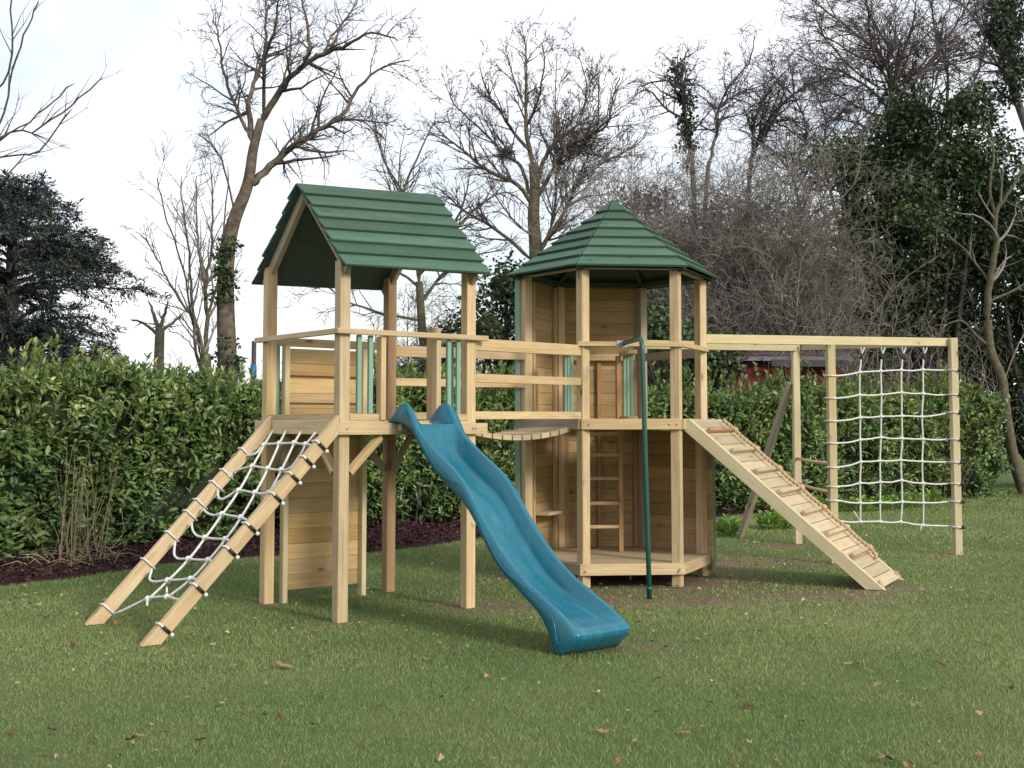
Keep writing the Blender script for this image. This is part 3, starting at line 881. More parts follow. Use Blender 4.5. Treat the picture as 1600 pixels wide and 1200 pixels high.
COLX = [740, 852, 948, 1046, 1145, 1262]
nm_ = MB()
jit = random.Random(3)
for ri, r_ in enumerate(ROWY):
    xs = [COLX[0] + ri * 1.6] + [COLX[i] + jit.uniform(-4, 4) for i in range(1, 5)] + [COLX[5] + ri * 4.2]
    ROWY[ri] = list(zip(xs, r_))
    pts = []
    for (xa, ya), (xb, yb) in zip(ROWY[ri][:-1], ROWY[ri][1:]):
        pts.append(netP(xa, ya)); pts.append(netP((xa + xb) / 2, (ya + yb) / 2 + jit.uniform(-1, 5)))
    pts.append(netP(*ROWY[ri][-1]))
    nm_.tube(sag(pts, 3, 0), .0095, 6)
    for c in ROWY[ri][1:5]: nm_.ball(netP(*c), .024, 6)
for ci in range(1, 5):
    x0 = COLX[ci]
    top_ = [(x0 + 4, 185), (x0 + 2, 215)]
    pts = [netP(*p) for p in top_] + [netP(*ROWY[ri][ci]) for ri in range(8)]
    nm_.tube(sag(pts, 3, 0), .0095, 6)
nm_.tube([netP(822, 897), netP(850, 940)], .009, 6); nm_.tube([netP(1133, 990), netP(1140, 965)], .008, 6)
rn = nm_.build('rope_net', M['rope_grey'], frame, smooth=True)
for ci in range(1, 5):
    x0 = COLX[ci]
    hk = MB(); hk.tube([netP(x0 + 2, 128), netP(x0 + 8, 160), netP(x0 + 20, 130)], .009, 6)
    hk.build('hanging_loop', M['rope_grey'], frame, smooth=True)
    MB().tube([netP(x0 + 8, 158), netP(x0 + 6, 188)], .012, 6).build('tape', M['black'], frame, smooth=True)
for ri in range(8):
    zl = netP(*ROWY[ri][0])[2]; zr_ = netP(*ROWY[ri][-1])[2]
    for p, z in ((p2, zl), (p1 + bn * .072, zr_)):
        h = .052; c, s = math.cos(.10), math.sin(.10)
        loop = [(p[0] + (a * c - b * s) * h, p[1] + (a * s + b * c) * h, z) for a, b in ((-1, -1), (1, -1), (1, 1), (-1, 1), (-1, -1))]
        MB().tube(loop, .010, 6).build('lashing', M['rope_grey'], frame, smooth=True)
    p = p1 + bn * .072
    MB().tube([(p[0] + .035, p[1] - .058, zr_), (p[0] + .068, p[1] - .045, zr_ - .004)], .020, 6).build('tape', M['black'], frame, smooth=True)

# ================================================================== ground
def vnoise(x, y, seed=0):
    """cheap smooth value noise on arrays"""
    xi, yi = np.floor(x).astype(np.int64), np.floor(y).astype(np.int64)
    fx, fy = x - xi, y - yi
    fx, fy = fx * fx * (3 - 2 * fx), fy * fy * (3 - 2 * fy)
    def h(a, b):
        n = (a * 374761393 + b * 668265263 + seed * 144665) & 0x7fffffff
        n = ((n ^ (n >> 13)) * 1274126177) & 0x7fffffff
        return ((n ^ (n >> 16)) & 0xffff) / 65535.0
    return (h(xi, yi) * (1 - fx) + h(xi + 1, yi) * fx) * (1 - fy) + (h(xi, yi + 1) * (1 - fx) + h(xi + 1, yi + 1) * fx) * fy

def worn(x, y):
    """0..1: how far the turf is worn to soil (around the new posts and where people land)"""
    w = np.zeros_like(x)
    for cx, cy, rx, ry, k in ((1.15, 10.62, 1.35, .62, .70), (2.5, 10.75, 1.5, .60, .52), (1.9, 10.1, 1.6, .5, .34), (-1.35, 9.3, .22, .2, .6), (-.4, 10.0, .25, .2, .6), (-2.1, 10.3, .22, .2, .5), (1.1, 12.0, 1.25, 1.1, 1.0), (-0.15, 10.25, .75, .5, .6), (3.45, 11.3, .8, .4, .6),
                              (3.4, 15.2, .6, .5, .7), (.75, 8.35, .55, .35, .45), (5.1, 14.2, .35, .3, .7), (-1.3, 9.25, .35, .25, .5), (-3.4, 7.4, .35, .25, .6), (2.3, 13.4, 1.6, .8, .6)):
        d = ((x - cx) / rx) ** 2 + ((y - cy) / ry) ** 2
        w = np.maximum(w, k * np.exp(-d * 0.9))
    n = vnoise(x * 3.1, y * 3.1, 4) * .6 + vnoise(x * 8.7, y * 8.7, 9) * .4
    return np.clip(w * (0.45 + 1.1 * n), 0, 1)

BED = [(-12, 6.2), (-7.5, 9.0), (-4.77, 11.4), (-4.3, 11.95), (-3.78, 13.15), (-2.9, 13.9), (-1.75, 14.3), (-1.15, 15.0), (-0.6, 15.9), (0.6, 17.6), (2.4, 19.0), (4.2, 20.5), (5.2, 21.2), (5.6, 22.4), (3.0, 22.5), (-0.5, 20.5), (-3.8, 18.2), (-6.5, 14.2), (-14, 9.5)]
def in_bed(x, y):
    c = np.zeros(x.shape, bool)
    n = len(BED)
    for i in range(n):
        x0, y0 = BED[i]; x1, y1 = BED[(i + 1) % n]
        hit = ((y0 > y) != (y1 > y)) & (x < (x1 - x0) * (y - y0) / (y1 - y0 + 1e-12) + x0)
        c ^= hit
    return c

# the lawn: one sheet to the horizon, fine near the camera
def axis(fine0, fine1, step, far):
    a = np.arange(fine0, fine1 + 1e-6, step)
    lo = -np.geomspace(max(1, -fine0 + 2), far, 9)[::-1] if fine0 < 0 else np.linspace(-far, fine0 - 2, 8)
    hi = np.geomspace(fine1 + 2, far, 9)
    return np.concatenate([lo, a, hi])
gx, gy = axis(-9, 11, .12, 600), axis(3, 27, .12, 600)
XX, YY = np.meshgrid(gx, gy)
Z = np.zeros_like(XX)
nx, ny = len(gx), len(gy)
idx = np.arange(nx * ny).reshape(ny, nx)
Fg = np.stack([idx[:-1, :-1], idx[:-1, 1:], idx[1:, 1:], idx[1:, :-1]], -1).reshape(-1, 4)
m, N, L, b = new_mat('turf soil')
tc = N.new('ShaderNodeTexCoord').outputs['Object']
att = N.new('ShaderNodeAttribute'); att.attribute_name = 'worn'
n1 = noise(N, L, tc, 1.1, 5, .6); n2 = noise(N, L, tc, 14, 4, .6); n3 = noise(N, L, tc, 90, 3, .6)
g = mixc(N, L, ramp01(N, L, n1, .35, .65), (0.085, 0.140, 0.046), (0.140, 0.178, 0.070))
g = mixc(N, L, ramp01(N, L, n3, .4, .7, 0, .6), g, (0.075, 0.065, 0.034))
soil = mixc(N, L, ramp01(N, L, n2, .35, .65), (0.130, 0.100, 0.066), (0.21, 0.165, 0.112))
soil = mixc(N, L, ramp01(N, L, n3, .5, .68), soil, (0.24, 0.18, 0.12))
wv = mth(N, L, 'ADD', att.outputs['Fac'], mth(N, L, 'MULTIPLY', mth(N, L, 'SUBTRACT', n3, .5), .5))
L.new(mixc(N, L, ramp01(N, L, wv, .18, .62), g, soil), b.inputs['Base Color'])
b.inputs['Roughness'].default_value = .95; b.inputs['Specular IOR Level'].default_value = .1
bp = N.new('ShaderNodeBump'); bp.inputs['Strength'].default_value = .8; bp.inputs['Distance'].default_value = .02
L.new(n3, bp.inputs['Height']); L.new(bp.outputs[0], b.inputs['Normal'])
lawn = np_mesh('lawn', np.stack([XX.ravel(), YY.ravel(), Z.ravel()], 1), Fg, m)
wa = lawn.data.attributes.new('worn', 'FLOAT', 'POINT'); wa.data.foreach_set('value', worn(XX.ravel(), YY.ravel()).astype(np.float32))
lawn['kind'] = 'structure'

rng = np.random.default_rng(11)
# grass: blades thinning out with distance and where the turf is worn
GV, GR = [], []
for (d0, d1, dens, w0, h0) in ((4.6, 7.5, 7400, .0034, .024), (7.5, 10.5, 4800, .0045, .025), (10.5, 15, 2500, .0066, .028), (15, 23, 1000, .0100, .034), (23, 32, 360, .016, .045)):
    hw = .47 * d1 + 1.6
    n = int(2 * hw * (d1 - d0) * dens)
    x = rng.uniform(-hw, hw, n); y = rng.uniform(d0, d1, n)
    patch = vnoise(x * .55, y * .55, 21) * .6 + vnoise(x * 1.9, y * 1.9, 22) * .4
    keep = (np.abs(x) < .445 * y + 1.7) & ~in_bed(x, y) & (rng.random(n) > worn(x, y) * 1.25)
    x, y, patch = x[keep], y[keep], patch[keep]; n = len(x)
    h = h0 * rng.uniform(.45, 1.15, n) * (.65 + .7 * patch) * (1 - .5 * worn(x, y))
    a = rng.uniform(0, 2 * np.pi, n); ln = rng.uniform(.1, .95, n) * h; b_ = rng.uniform(0, 2 * np.pi, n)
    w = w0 * rng.uniform(.6, 1.2, n)
    P = np.stack([x, y, np.zeros(n)], 1); S = np.stack([np.cos(a), np.sin(a), np.zeros(n)], 1) * w[:, None] * .5
    T = P + np.stack([np.cos(b_) * ln, np.sin(b_) * ln, h], 1)
    GV.append(np.stack([P - S, P + S, T], 1).reshape(-1, 3))
    yel = vnoise(x * .8, y * .8, 31)
    big = vnoise(x * .23, y * .35, 33)
    GR.append(np.clip(.10 + .34 * patch + .26 * yel + .26 * (big - .5) + rng.normal(0, .19, n) + .25 * worn(x, y) + (rng.random(n) < .04) * .35, 0, 1))
GV = np.concatenate(GV); GR = np.concatenate(GR)
grass = np_mesh('grass', GV, np.arange(len(GV)).reshape(-1, 3), M['grass'], rnd=GR)
tag(grass, 'short mown green grass of the lawn', 'grass', kind='stuff')

# the mulched bed along the hedge
bx, by = np.meshgrid(np.arange(-12, 7, .14), np.arange(6, 23, .14))
P = np.stack([bx.ravel(), by.ravel()], 1); P += rng.uniform(-.03, .03, P.shape)
ib = in_bed(P[:, 0], P[:, 1])
poly = BED
mb = MB(); mb.slab(poly, -.02, 0.012)
bed = mb.build('mulch_bed', simple('dark mulch', (0.035, 0.017, 0.019), .95, .1, col2=(0.06, 0.030, 0.030), scale=30, bump=1.0))
bed['kind'] = 'structure'
n = 110000
x = rng.uniform(-10.5, 6, n); y = rng.uniform(7.5, 22.5, n)
k = in_bed(x, y) & (np.abs(x) < .46 * y + 1.8) & (rng.random(n) < np.clip(22 / y - .6, .2, 1))
x, y = x[k], y[k]; n = len(x)
D = rng.normal(0, 1, (n, 3)) * np.array([1, 1, .35]); U = rng.normal(0, .45, (n, 3)) + np.array([0, 0, 1])
chips = leaves('bark_chips', np.stack([x, y, .012 + rng.uniform(0, .035, n) + .04 * vnoise(x * 2, y * 2, 3)], 1), D, U, rng.uniform(.025, .075, n) * (.7 + y / 40), rng.uniform(.008, .020, n) * (.7 + y / 40), rng.beta(1.3, 2.4, n), M['mulch'])
tag(chips, 'dark purple brown bark chips covering the bed under the hedge', 'bark chips', kind='stuff')

# tiny pale scraps, clippings and small leaf bits scattered in the turf
n = 5200
y = 4.8 + 19 * rng.random(n) ** .8; x = rng.uniform(-.46, .46, n) * y
dens = .22 + .9 * worn(x, y) + .55 * np.exp(-(((x + 1.6) / 1.6) ** 2 + ((y - 9.2) / .9) ** 2)) + .7 * np.exp(-(((x + 3.7) / 1.6) ** 2 + ((y - 10.2) / 1.3) ** 2)) + .3 * (y > 13)
k = ~in_bed(x, y) & (rng.random(n) < dens)
x, y = x[k], y[k]; n = len(x)
D = rng.normal(0, 1, (n, 3)) * np.array([1, 1, .25]); U = rng.normal(0, .4, (n, 3)) + np.array([0, 0, 1])
lit = leaves('leaf_litter', np.stack([x, y, .012 + rng.uniform(0, .022, n)], 1), D, U, rng.uniform(.012, .040, n) * (.6 + y / 22), rng.uniform(.005, .013, n) * (.6 + y / 22), rng.beta(1.6, 1.6, n), M['litter'])
tag(lit, 'tiny pale leaf scraps and clippings scattered through the turf', 'leaf litter', kind='stuff')

# fallen leaves: each one a thing, four curled kinds copied about
def leaf_mesh(name, seed, mat, lobes):
    r_ = random.Random(seed); n = 14
    V = [(0, 0, .004)]
    for i in range(n):
        a = 2 * math.pi * i / n
        rad = .5 * (1 + .33 * math.cos(lobes * a)) * (1.0 if abs(math.cos(a)) < .5 else 1.25) * r_.uniform(.85, 1.1)
        x_, y_ = rad * math.cos(a) * 1.15, rad * math.sin(a) * .8
        V.append((x_, y_, .55 * y_ * y_ + .30 * x_ * x_ + r_.uniform(-.05, .05)))
    b0 = len(V); V += [(-.55, -.02, .02), (-.55, .02, .02), (-1.0, .0, .16)]
    F = [(0, i + 1, (i + 1) % n + 1) for i in range(n)] + [(b0, b0 + 1, b0 + 2)]
    me = bpy.data.meshes.new(name); me.from_pydata(V, [], F); me.materials.append(mat); me.update()
    return me
lm = [leaf_mesh('fallen_leaf', 1, M['leaf_brown'], 5), leaf_mesh('fallen_leaf', 2, M['leaf_tan'], 5), leaf_mesh('fallen_leaf', 3, M['leaf_red'], 4), leaf_mesh('fallen_leaf', 4, M['leaf_pale'], 3)]
llab = ['curled brown fallen leaf lying on the grass', 'curled tan fallen leaf lying on the grass', 'dark red brown fallen leaf lying on the grass', 'pale straw coloured fallen leaf lying on the grass']
lgrp = ['brown leaves fallen on the lawn', 'tan leaves fallen on the lawn', 'red brown leaves fallen on the lawn', 'pale leaves fallen on the lawn']
lr = random.Random(17)
def leaf_obj(kind, x, y, s, label=None):
    o = bpy.data.objects.new('fallen_leaf', lm[kind]); COL.objects.link(o)
    o.location = (x, y, .022 if y < 9 else .028)
    o.rotation_euler = (lr.uniform(-.5, .5), lr.uniform(-.5, .5), lr.uniform(0, 6.28))
    o.scale = (s, s * lr.uniform(.7, 1.1), s * lr.uniform(.4, 1.0))
    tag(o, label or llab[kind], 'leaf', None if label else lgrp[kind])
    return o
P = gnd(443, 1046); leaf_obj(1, P[0], P[1], .085, 'largest pinkish brown curled leaf on the grass in front of the gabled tower')
P = gnd(1170, 1108); leaf_obj(2, P[0], P[1], .062, 'dark red leaf lying alone on the grass right of the slide foot')
P = gnd(1392, 1195); leaf_obj(1, P[0], P[1], .075, 'tan leaf at the bottom edge of the lawn on the right')
for px, py, k in ((135, 1140, 1), (78, 1147, 0), (77, 1185, 0), (312, 1163, 0), (185, 1188, 0), (490, 1139, 2), (412, 1124, 0), (262, 1106, 1), (500, 1090, 1), (552, 1033, 1), (363, 1046, 1), (373, 1046, 0), (412, 1050, 3), (312, 1178, 0),
                  (183, 976, 1), (234, 977, 1), (1163, 1107, 0), (1068, 1152, 1), (925, 1107, 3), (1028, 1118, 1), (1070, 1152, 0), (1368, 1075, 3), (1444, 1083, 3), (1430, 1108, 3), (1578, 1082, 1), (1530, 1190, 2), (1532, 1187, 1), (1150, 1198, 0), (1172, 1167, 3),
                  (1092, 1003, 3), (1500, 960, 3), (1440, 925, 3), (85, 935, 1), (120, 940, 0), (30, 935, 1), (60, 950, 3), (175, 1130, 3), (20, 1150, 0), (1340, 1043, 1), (1324, 1042, 3), (995, 978, 3), (940, 1150, 1), (205, 1162, 0), (252, 1020, 1), (95, 1020, 0), (220, 1156, 1)):
    P = gnd(px + lr.uniform(-3, 3), py); leaf_obj(k, P[0], P[1], lr.uniform(.026, .044))
for i in range(225):
    y = 5.4 + 11 * lr.random() ** 1.35; x = lr.uniform(-.44, .44) * y
    if i % 4 == 0: y = lr.gauss(10.6, 1.0); x = -.42 * y + abs(lr.gauss(0, 1.1)) + .1
    if y < 5.3: continue
    if in_bed(np.array([x]), np.array([y]))[0]: continue
    leaf_obj(lr.choice((0, 0, 1, 1, 3, 3, 2)), x, y, lr.uniform(.020, .038))

# ================================================================== plants
def tree_thing(name, label, cat, x, y, group=None): return thing(name, label, cat, (x, y, 0), WORLD, group)

def unit_rand(n): return nrm(rng.normal(0, 1, (n, 3)))

# --- the laurel hedge, in two runs that meet behind the towers
def hedge(name, label, path, height, thick, dens, seed, yellow, lsize=.115):
    path = np.array(path, float)
    seg = np.diff(path, axis=0); sl = np.linalg.norm(seg, axis=1); cum = np.concatenate([[0], np.cumsum(sl)]); Ltot = cum[-1]
    def pt(s):
        i = np.clip(np.searchsorted(cum, s, side='right') - 1, 0, len(sl) - 1)
        t = (s - cum[i]) / sl[i]
        d = seg[i] / sl[i][:, None]
        n_ = np.stack([d[:, 1], -d[:, 0]], 1)          # towards the lawn
        return path[i] + seg[i] * t[:, None], d, n_
    root = tree_thing(name, label, 'hedge', *path[len(path) // 2])
    org = ORG[root.name]
    def bump(s, z): return .42 * (vnoise(s * 1.1, z * 1.4, seed) - .5) + .34 * (vnoise(s * 2.9, z * 3.1, seed + 1) - .5) - .22 * np.clip((z - height + .35) / .35, 0, 1) ** 2 - .10 * np.clip((.5 - z) / .5, 0, 1)
    def topz(s): return height + .22 * (vnoise(s * .8, s * 0, seed + 2) - .5) + .22 * (vnoise(s * 2.6, s * 0, seed + 3) - .5)
    # front face
    n = int(Ltot * height * dens)
    s = rng.uniform(0, Ltot, n); zf = rng.uniform(0.03, 1, n); z = zf * topz(s)
    p, d, nn = pt(s)
    inn = rng.exponential(.07, n) - .05
    off = bump(s, z) - inn
    P = np.stack([p[:, 0] + nn[:, 0] * off, p[:, 1] + nn[:, 1] * off, z], 1)
    N3 = np.concatenate([nn, np.zeros((n, 1))], 1)
    D = N3 * rng.uniform(.1, 1.1, (n, 1)) + np.concatenate([d * rng.normal(0, .75, (n, 1)), rng.normal(.15, .6, (n, 1))], 1)
    U = N3 * .7 + np.array([0, 0, .75]) + rng.normal(0, .42, (n, 3))
    # lightness: clump contrast paints shaded recesses; young growth paler outside and at the top
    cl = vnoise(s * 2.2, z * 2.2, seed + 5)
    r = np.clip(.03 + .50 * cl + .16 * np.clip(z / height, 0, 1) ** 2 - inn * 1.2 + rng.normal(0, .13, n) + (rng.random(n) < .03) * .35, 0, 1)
    Ps, Ds, Us, Ls, Rs = [P], [D], [U], [lsize * rng.uniform(.45, 1.3, n)], [r]
    gapn = vnoise(s * 4.2, z * 4.6, seed + 11) * .6 + vnoise(s * 1.7, z * 2.0, seed + 12) * .4
    keep = (rng.random(n) < np.clip((gapn - .27) * 7, .10, 1)) | (z > height - .25)
    for arr in (Ps, Ds, Us, Ls, Rs): arr[0] = arr[0][keep]
    # top
    n = int(Ltot * thick * dens * .9)
    s = rng.uniform(0, Ltot, n); p, d, nn = pt(s); q = rng.uniform(0, thick, n)
    z = topz(s) - .05 + rng.normal(0, .05, n) - .1 * ((q / thick - .5) * 2) ** 2
    off = -q + .02
    P = np.stack([p[:, 0] + nn[:, 0] * off, p[:, 1] + nn[:, 1] * off, z], 1)
    Ps.append(P); Ds.append(rng.normal(0, .7, (n, 3)) + np.array([0, 0, .5])); Us.append(rng.normal(0, .5, (n, 3)) + np.array([0, 0, 1])); Ls.append(lsize * rng.uniform(.6, 1.1, n)); Rs.append(np.clip(.35 + rng.normal(0, .16, n), 0, 1))
    # upright young shoots with a whorl of pale leaves
    ns = int(Ltot * yellow)
    s = rng.uniform(0, Ltot, ns); p, d, nn = pt(s); q = rng.uniform(-.1, thick * .8, ns); hh = rng.uniform(.06, .42, ns) * (.4 + vnoise(s * 1.5, s * 0, seed + 8))
    zb = topz(s) - .12 - .05
    hang = rng.random(ns) < .35
    zb = np.where(hang, topz(s) - rng.uniform(.15, .95, ns), zb); q = np.where(hang, -.10, q); hh = np.where(hang, .18, hh + .05)
    stem = []
    for i in range(ns):
        lean = rng.normal(0, .12, 2)
        b0 = np.array([p[i, 0] - nn[i, 0] * q[i], p[i, 1] - nn[i, 1] * q[i], zb[i]])
        if hang[i]: lean = lean + nn[i] * .35
        e0 = b0 + np.array([lean[0] * hh[i] * 2, lean[1] * hh[i] * 2, hh[i] + .12])
        stem.append((np.array([b0, (b0 + e0) / 2, e0]), np.array([.006, .005, .003])))
        k = int(9 + hh[i] * 26)
        t = rng.uniform(.15, 1, k); a = rng.uniform(0, 6.28, k)
        P = b0 + (e0 - b0) * t[:, None]
        D = np.stack([np.cos(a), np.sin(a), .55 + 1.3 * t], 1)
        Ps.append(P); Ds.append(D); Us.append(np.stack([-np.cos(a) * .6, -np.sin(a) * .6, np.ones(k)], 1) + rng.normal(0, .15, (k, 3)))
        Ls.append(lsize * rng.uniform(.65, 1.05, k)); Rs.append(np.clip(.42 + .42 * rng.random() * t + rng.normal(0, .10, k), 0, 1))
    P, D, U, Ln, r = (np.concatenate(a) for a in (Ps, Ds, Us, Ls, Rs))
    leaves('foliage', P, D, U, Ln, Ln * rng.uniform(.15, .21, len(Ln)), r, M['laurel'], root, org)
    tubes_mesh('shoots', stem, M['bark_green'], root, org)
    # the dense inside: a dark shell with inner shade in its colour
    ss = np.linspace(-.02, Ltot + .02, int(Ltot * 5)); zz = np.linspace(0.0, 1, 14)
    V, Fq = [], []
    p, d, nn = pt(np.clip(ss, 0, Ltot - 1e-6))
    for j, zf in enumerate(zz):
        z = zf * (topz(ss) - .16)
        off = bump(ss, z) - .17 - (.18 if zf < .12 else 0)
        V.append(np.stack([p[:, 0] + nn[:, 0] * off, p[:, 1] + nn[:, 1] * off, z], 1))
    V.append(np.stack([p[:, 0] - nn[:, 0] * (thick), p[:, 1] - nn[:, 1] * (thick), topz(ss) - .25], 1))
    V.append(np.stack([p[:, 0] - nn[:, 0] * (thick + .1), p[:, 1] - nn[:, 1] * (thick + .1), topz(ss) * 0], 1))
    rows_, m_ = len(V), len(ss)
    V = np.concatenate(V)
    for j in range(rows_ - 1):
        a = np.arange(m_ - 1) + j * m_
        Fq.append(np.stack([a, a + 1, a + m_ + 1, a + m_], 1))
    np_mesh('shaded_core', V - org, np.concatenate(Fq), M['dark_inside'], root, smooth=True)
    # bare stems low down
    st_ = []
    for i in range(int(Ltot * 5)):
        s0 = rng.uniform(0, Ltot, 1); pp, dd, n2_ = pt(s0)
        b0 = np.array([pp[0, 0] - n2_[0, 0] * rng.uniform(.0, .25), pp[0, 1] - n2_[0, 1] * rng.uniform(.0, .25), 0])
        e0 = b0 + np.array([*(rng.normal(0, .15, 2)), rng.uniform(.4, .9)])
        st_.append((np.array([b0, (b0 + e0) / 2 + rng.normal(0, .03, 3), e0]), np.array([.014, .011, .008])))
    tubes_mesh('stems', st_, M['bark'], root, org)
    return root

hedge('laurel_hedge', 'dense glossy laurel hedge on the left behind the mulch bed', [(-10.5, 8.3), (-7.5, 11.0), (-5.5, 13.45), (-4.4, 15.1), (-3.5, 16.6), (-2.1, 17.6), (-0.9, 18.6), (0.9, 19.8)], 2.14, 1.2, 1050, 40, 26)
hedge('laurel_hedge', 'clipped laurel hedge on the right behind the climbing frame', [(0.9, 19.85), (2.4, 20.5), (3.8, 21.0), (5.0, 21.4), (6.8, 23.2), (8.4, 24.2), (10.2, 25.5)], 2.10, 1.1, 850, 60, 24, .12)

# --- wiry branching for the bare trees
def grow(p, d, L_, r, lvl, out, spec, seed):
    """a wandering branch and its children; spec: per level (children per metre, length ratio, angle, wander, lift)"""
    cpm, ratio, ang, wander, lift = spec[min(lvl, len(spec) - 1)]
    m = max(3, int(L_ / (.22 if lvl else .35)) + 1); m = min(m, 12)
    pts = [p]; dd = d.copy(); step = L_ / (m - 1)
    for i in range(m - 1):
        dd = nrm(dd + seed.normal(0, wander, 3) + np.array([0, 0, lift]) * step)
        pts.append(pts[-1] + dd * step)
    pts = np.array(pts); rad = r * (1 - .78 * np.linspace(0, 1, m))
    out.append((pts, rad, lvl))
    if lvl < len(spec) - 1 or (lvl == len(spec) - 1 and False):
        children(pts, rad, L_, lvl, out, spec, seed)

def children(pts, rad, L_, lvl, out, spec, seed, t0=.18):
    cpm, ratio, ang, wander, lift = spec[min(lvl, len(spec) - 1)]
    k = seed.poisson(cpm * L_)
    m = len(pts)
    for t in np.sort(seed.uniform(t0, 1.0, k)):
        f = t * (m - 1); i = min(int(f), m - 2); q = pts[i] + (pts[i + 1] - pts[i]) * (f - i)
        d0 = nrm(pts[i + 1] - pts[i]); rr = rad[i] + (rad[i + 1] - rad[i]) * (f - i)
        side = nrm(np.cross(d0, seed.normal(0, 1, 3)))
        a = R(ang) * seed.uniform(.6, 1.35)
        dn = nrm(d0 * math.cos(a) + side * math.sin(a))
        ln = L_ * ratio * seed.uniform(.55, 1.25) * (1.05 - .5 * t)
        grow(q, dn, max(ln, .25), max(min(rr * .62, .02 + ln * .012), spec_min[0]), lvl + 1, out, spec, seed)
spec_min = [.005]

def limb_pts(pix, Y, dY=0.0, n=4):
    """picture sight lines -> a smooth limb in space, running dY deeper from base to tip"""
    P = [at(x, y, Y + dY * i / max(1, len(pix) - 1)) for i, (x, y) in enumerate(pix)]
    return np.array(sag(P, n, 0))

def bare_tree(name, label, Y, trunk, r0, r1, limbs, spec, seed, mats=('bark', 'twig'), group=None, tmin=.005, extra=None, cat='tree', t0=.15, k=1.0):
    sd = np.random.default_rng(seed)
    spec_min[0] = tmin
    tp = limb_pts(trunk, Y)
    if tp[0, 2] > 0: tp = np.concatenate([[tp[0] * np.array([1, 1, 0])], tp])
    root = tree_thing(name, label, cat, tp[0, 0], tp[0, 1], group)
    org = ORG[root.name]
    thick = [(tp, np.linspace(r0, r1, len(tp)))]
    out = []
    for pix, ra, rb, dY in limbs:
        lp = limb_pts(pix, Y, dY)
        rad = np.linspace(ra * k, max(rb * k, .012), len(lp)); rad[0] *= .55; rad[-1] *= .5
        lp[1:] += sd.normal(0, .012, lp[1:].shape)
        thick.append((lp, rad))
        Ll = np.linalg.norm(np.diff(lp, axis=0), axis=1).sum()
        children(lp, rad, Ll, 0, out, spec, sd, t0)
    if extra: extra(tp, out, sd)
    tubes_mesh('trunk', thick, M[mats[0]], root, org)
    tubes_mesh('crown', [(a, b) for a, b, l in out], M[mats[1]], root, org)
    return root, tp, thick

def clump_leaves(centres, radii, per, size, rndbase, sd, flat=.75):
    Ps, Ds, Us, Ls, Rs = [], [], [], [], []
    for c, r, bse in zip(centres, radii, rndbase):
        k = int(per * sd.uniform(.7, 1.3))
        v = nrm(sd.normal(0, 1, (k, 3))); q = c + v * (r * sd.uniform(.35, 1.05, (k, 1))) * np.array([1, 1, flat])
        Ps.append(q); Ds.append(v + sd.normal(0, .6, (k, 3)) - np.array([0, 0, .3])); Us.append(v * .6 + np.array([0, 0, .7]) + sd.normal(0, .4, (k, 3)))
        Ls.append(size * sd.uniform(.6, 1.2, k)); Rs.append(np.clip(bse + sd.normal(0, .12, k), 0, 1))
    return [np.concatenate(a) for a in (Ps, Ds, Us, Ls, Rs)]

def c4(L_): return [(300 + x / 2.1425, y / 2.1425) for x, y in L_]
def c5(L_): return [(600 + x / 3.159, 40 + y / 3.159) for x, y in L_]
def c6(L_): return [(960 + x / 2.142, y / 2.142) for x, y in L_]

# T1 the leaning ivy-footed tree left of the gabled tower
S1 = [(6.0, .33, 48, .12, .04), (7.0, .50, 50, .18, .0), (6.5, .55, 52, .22, -.05), (0, .5, 50, .24, 0)]
t1_limbs = [(c4([(200, 470), (190, 380), (200, 300), (238, 200), (248, 90), (245, -30)]), .15, .03, 1.5),
            (c4([(232, 410), (290, 310), (350, 240), (440, 180), (520, 150), (600, 110), (690, 135)]), .17, .02, -1.2),
            (c4([(203, 620), (262, 555), (330, 500), (400, 450), (500, 385), (560, 290), (640, 225), (730, 200)]), .19, .02, 1.0),
            (c4([(238, 380), (246, 200), (280, 90), (290, -30)]), .09, .02, -1.5), (c4([(380, 215), (392, 130), (372, 20), (360, -40)]), .10, .03, .8),
            (c4([(192, 450), (140, 340), (106, 240), (88, 130), (70, 60)]), .09, .015, .6), (c4([(380, 465), (470, 410), (540, 400), (610, 430), (650, 470)]), .06, .012, -1.0),
            (c4([(440, 180), (470, 120), (540, 30), (560, -30)]), .07, .015, 1.2), (c4([(140, 700), (110, 560), (75, 500), (20, 440)]), .05, .01, -.5),
            (c4([(300, 300), (330, 180), (330, 60), (310, -30)]), .06, .015, 1.5)]
tr, tpz, _ = bare_tree('bare_tree', 'leaning bare tree with ivy round its foot, left of the gabled tower', 22,
                       c4([(120, 1330), (118, 1200), (112, 1000), (118, 850), (140, 740), (186, 620), (205, 500), (232, 400)]), .195, .07, t1_limbs, S1, 101, ('bark_warm', 'twig'), tmin=.006, k=.42)
sd = np.random.default_rng(5)
cc = []
for k in range(70):
    h = sd.uniform(0, 3.0) ** 1.0
    i = np.searchsorted(tpz[:, 2], h); i = min(max(i, 1), len(tpz) - 1); t = (h - tpz[i - 1, 2]) / max(.01, tpz[i, 2] - tpz[i - 1, 2])
    c = tpz[i - 1] + (tpz[i] - tpz[i - 1]) * t; a = sd.uniform(0, 6.28)
    cc.append(c + np.array([math.cos(a), math.sin(a), 0]) * .19)
for k in range(22):
    c = at(350 + sd.normal(0, 7), sd.uniform(370, 470), 21.85); cc.append(c)
P, D, U, Ln, r = clump_leaves(cc, np.full(len(cc), .14), 36, .075, sd.uniform(.12, .5, len(cc)), sd)
leaves('ivy', P, D, U, Ln, Ln * .38, r, M['ivy'], tr, ORG[tr.name])

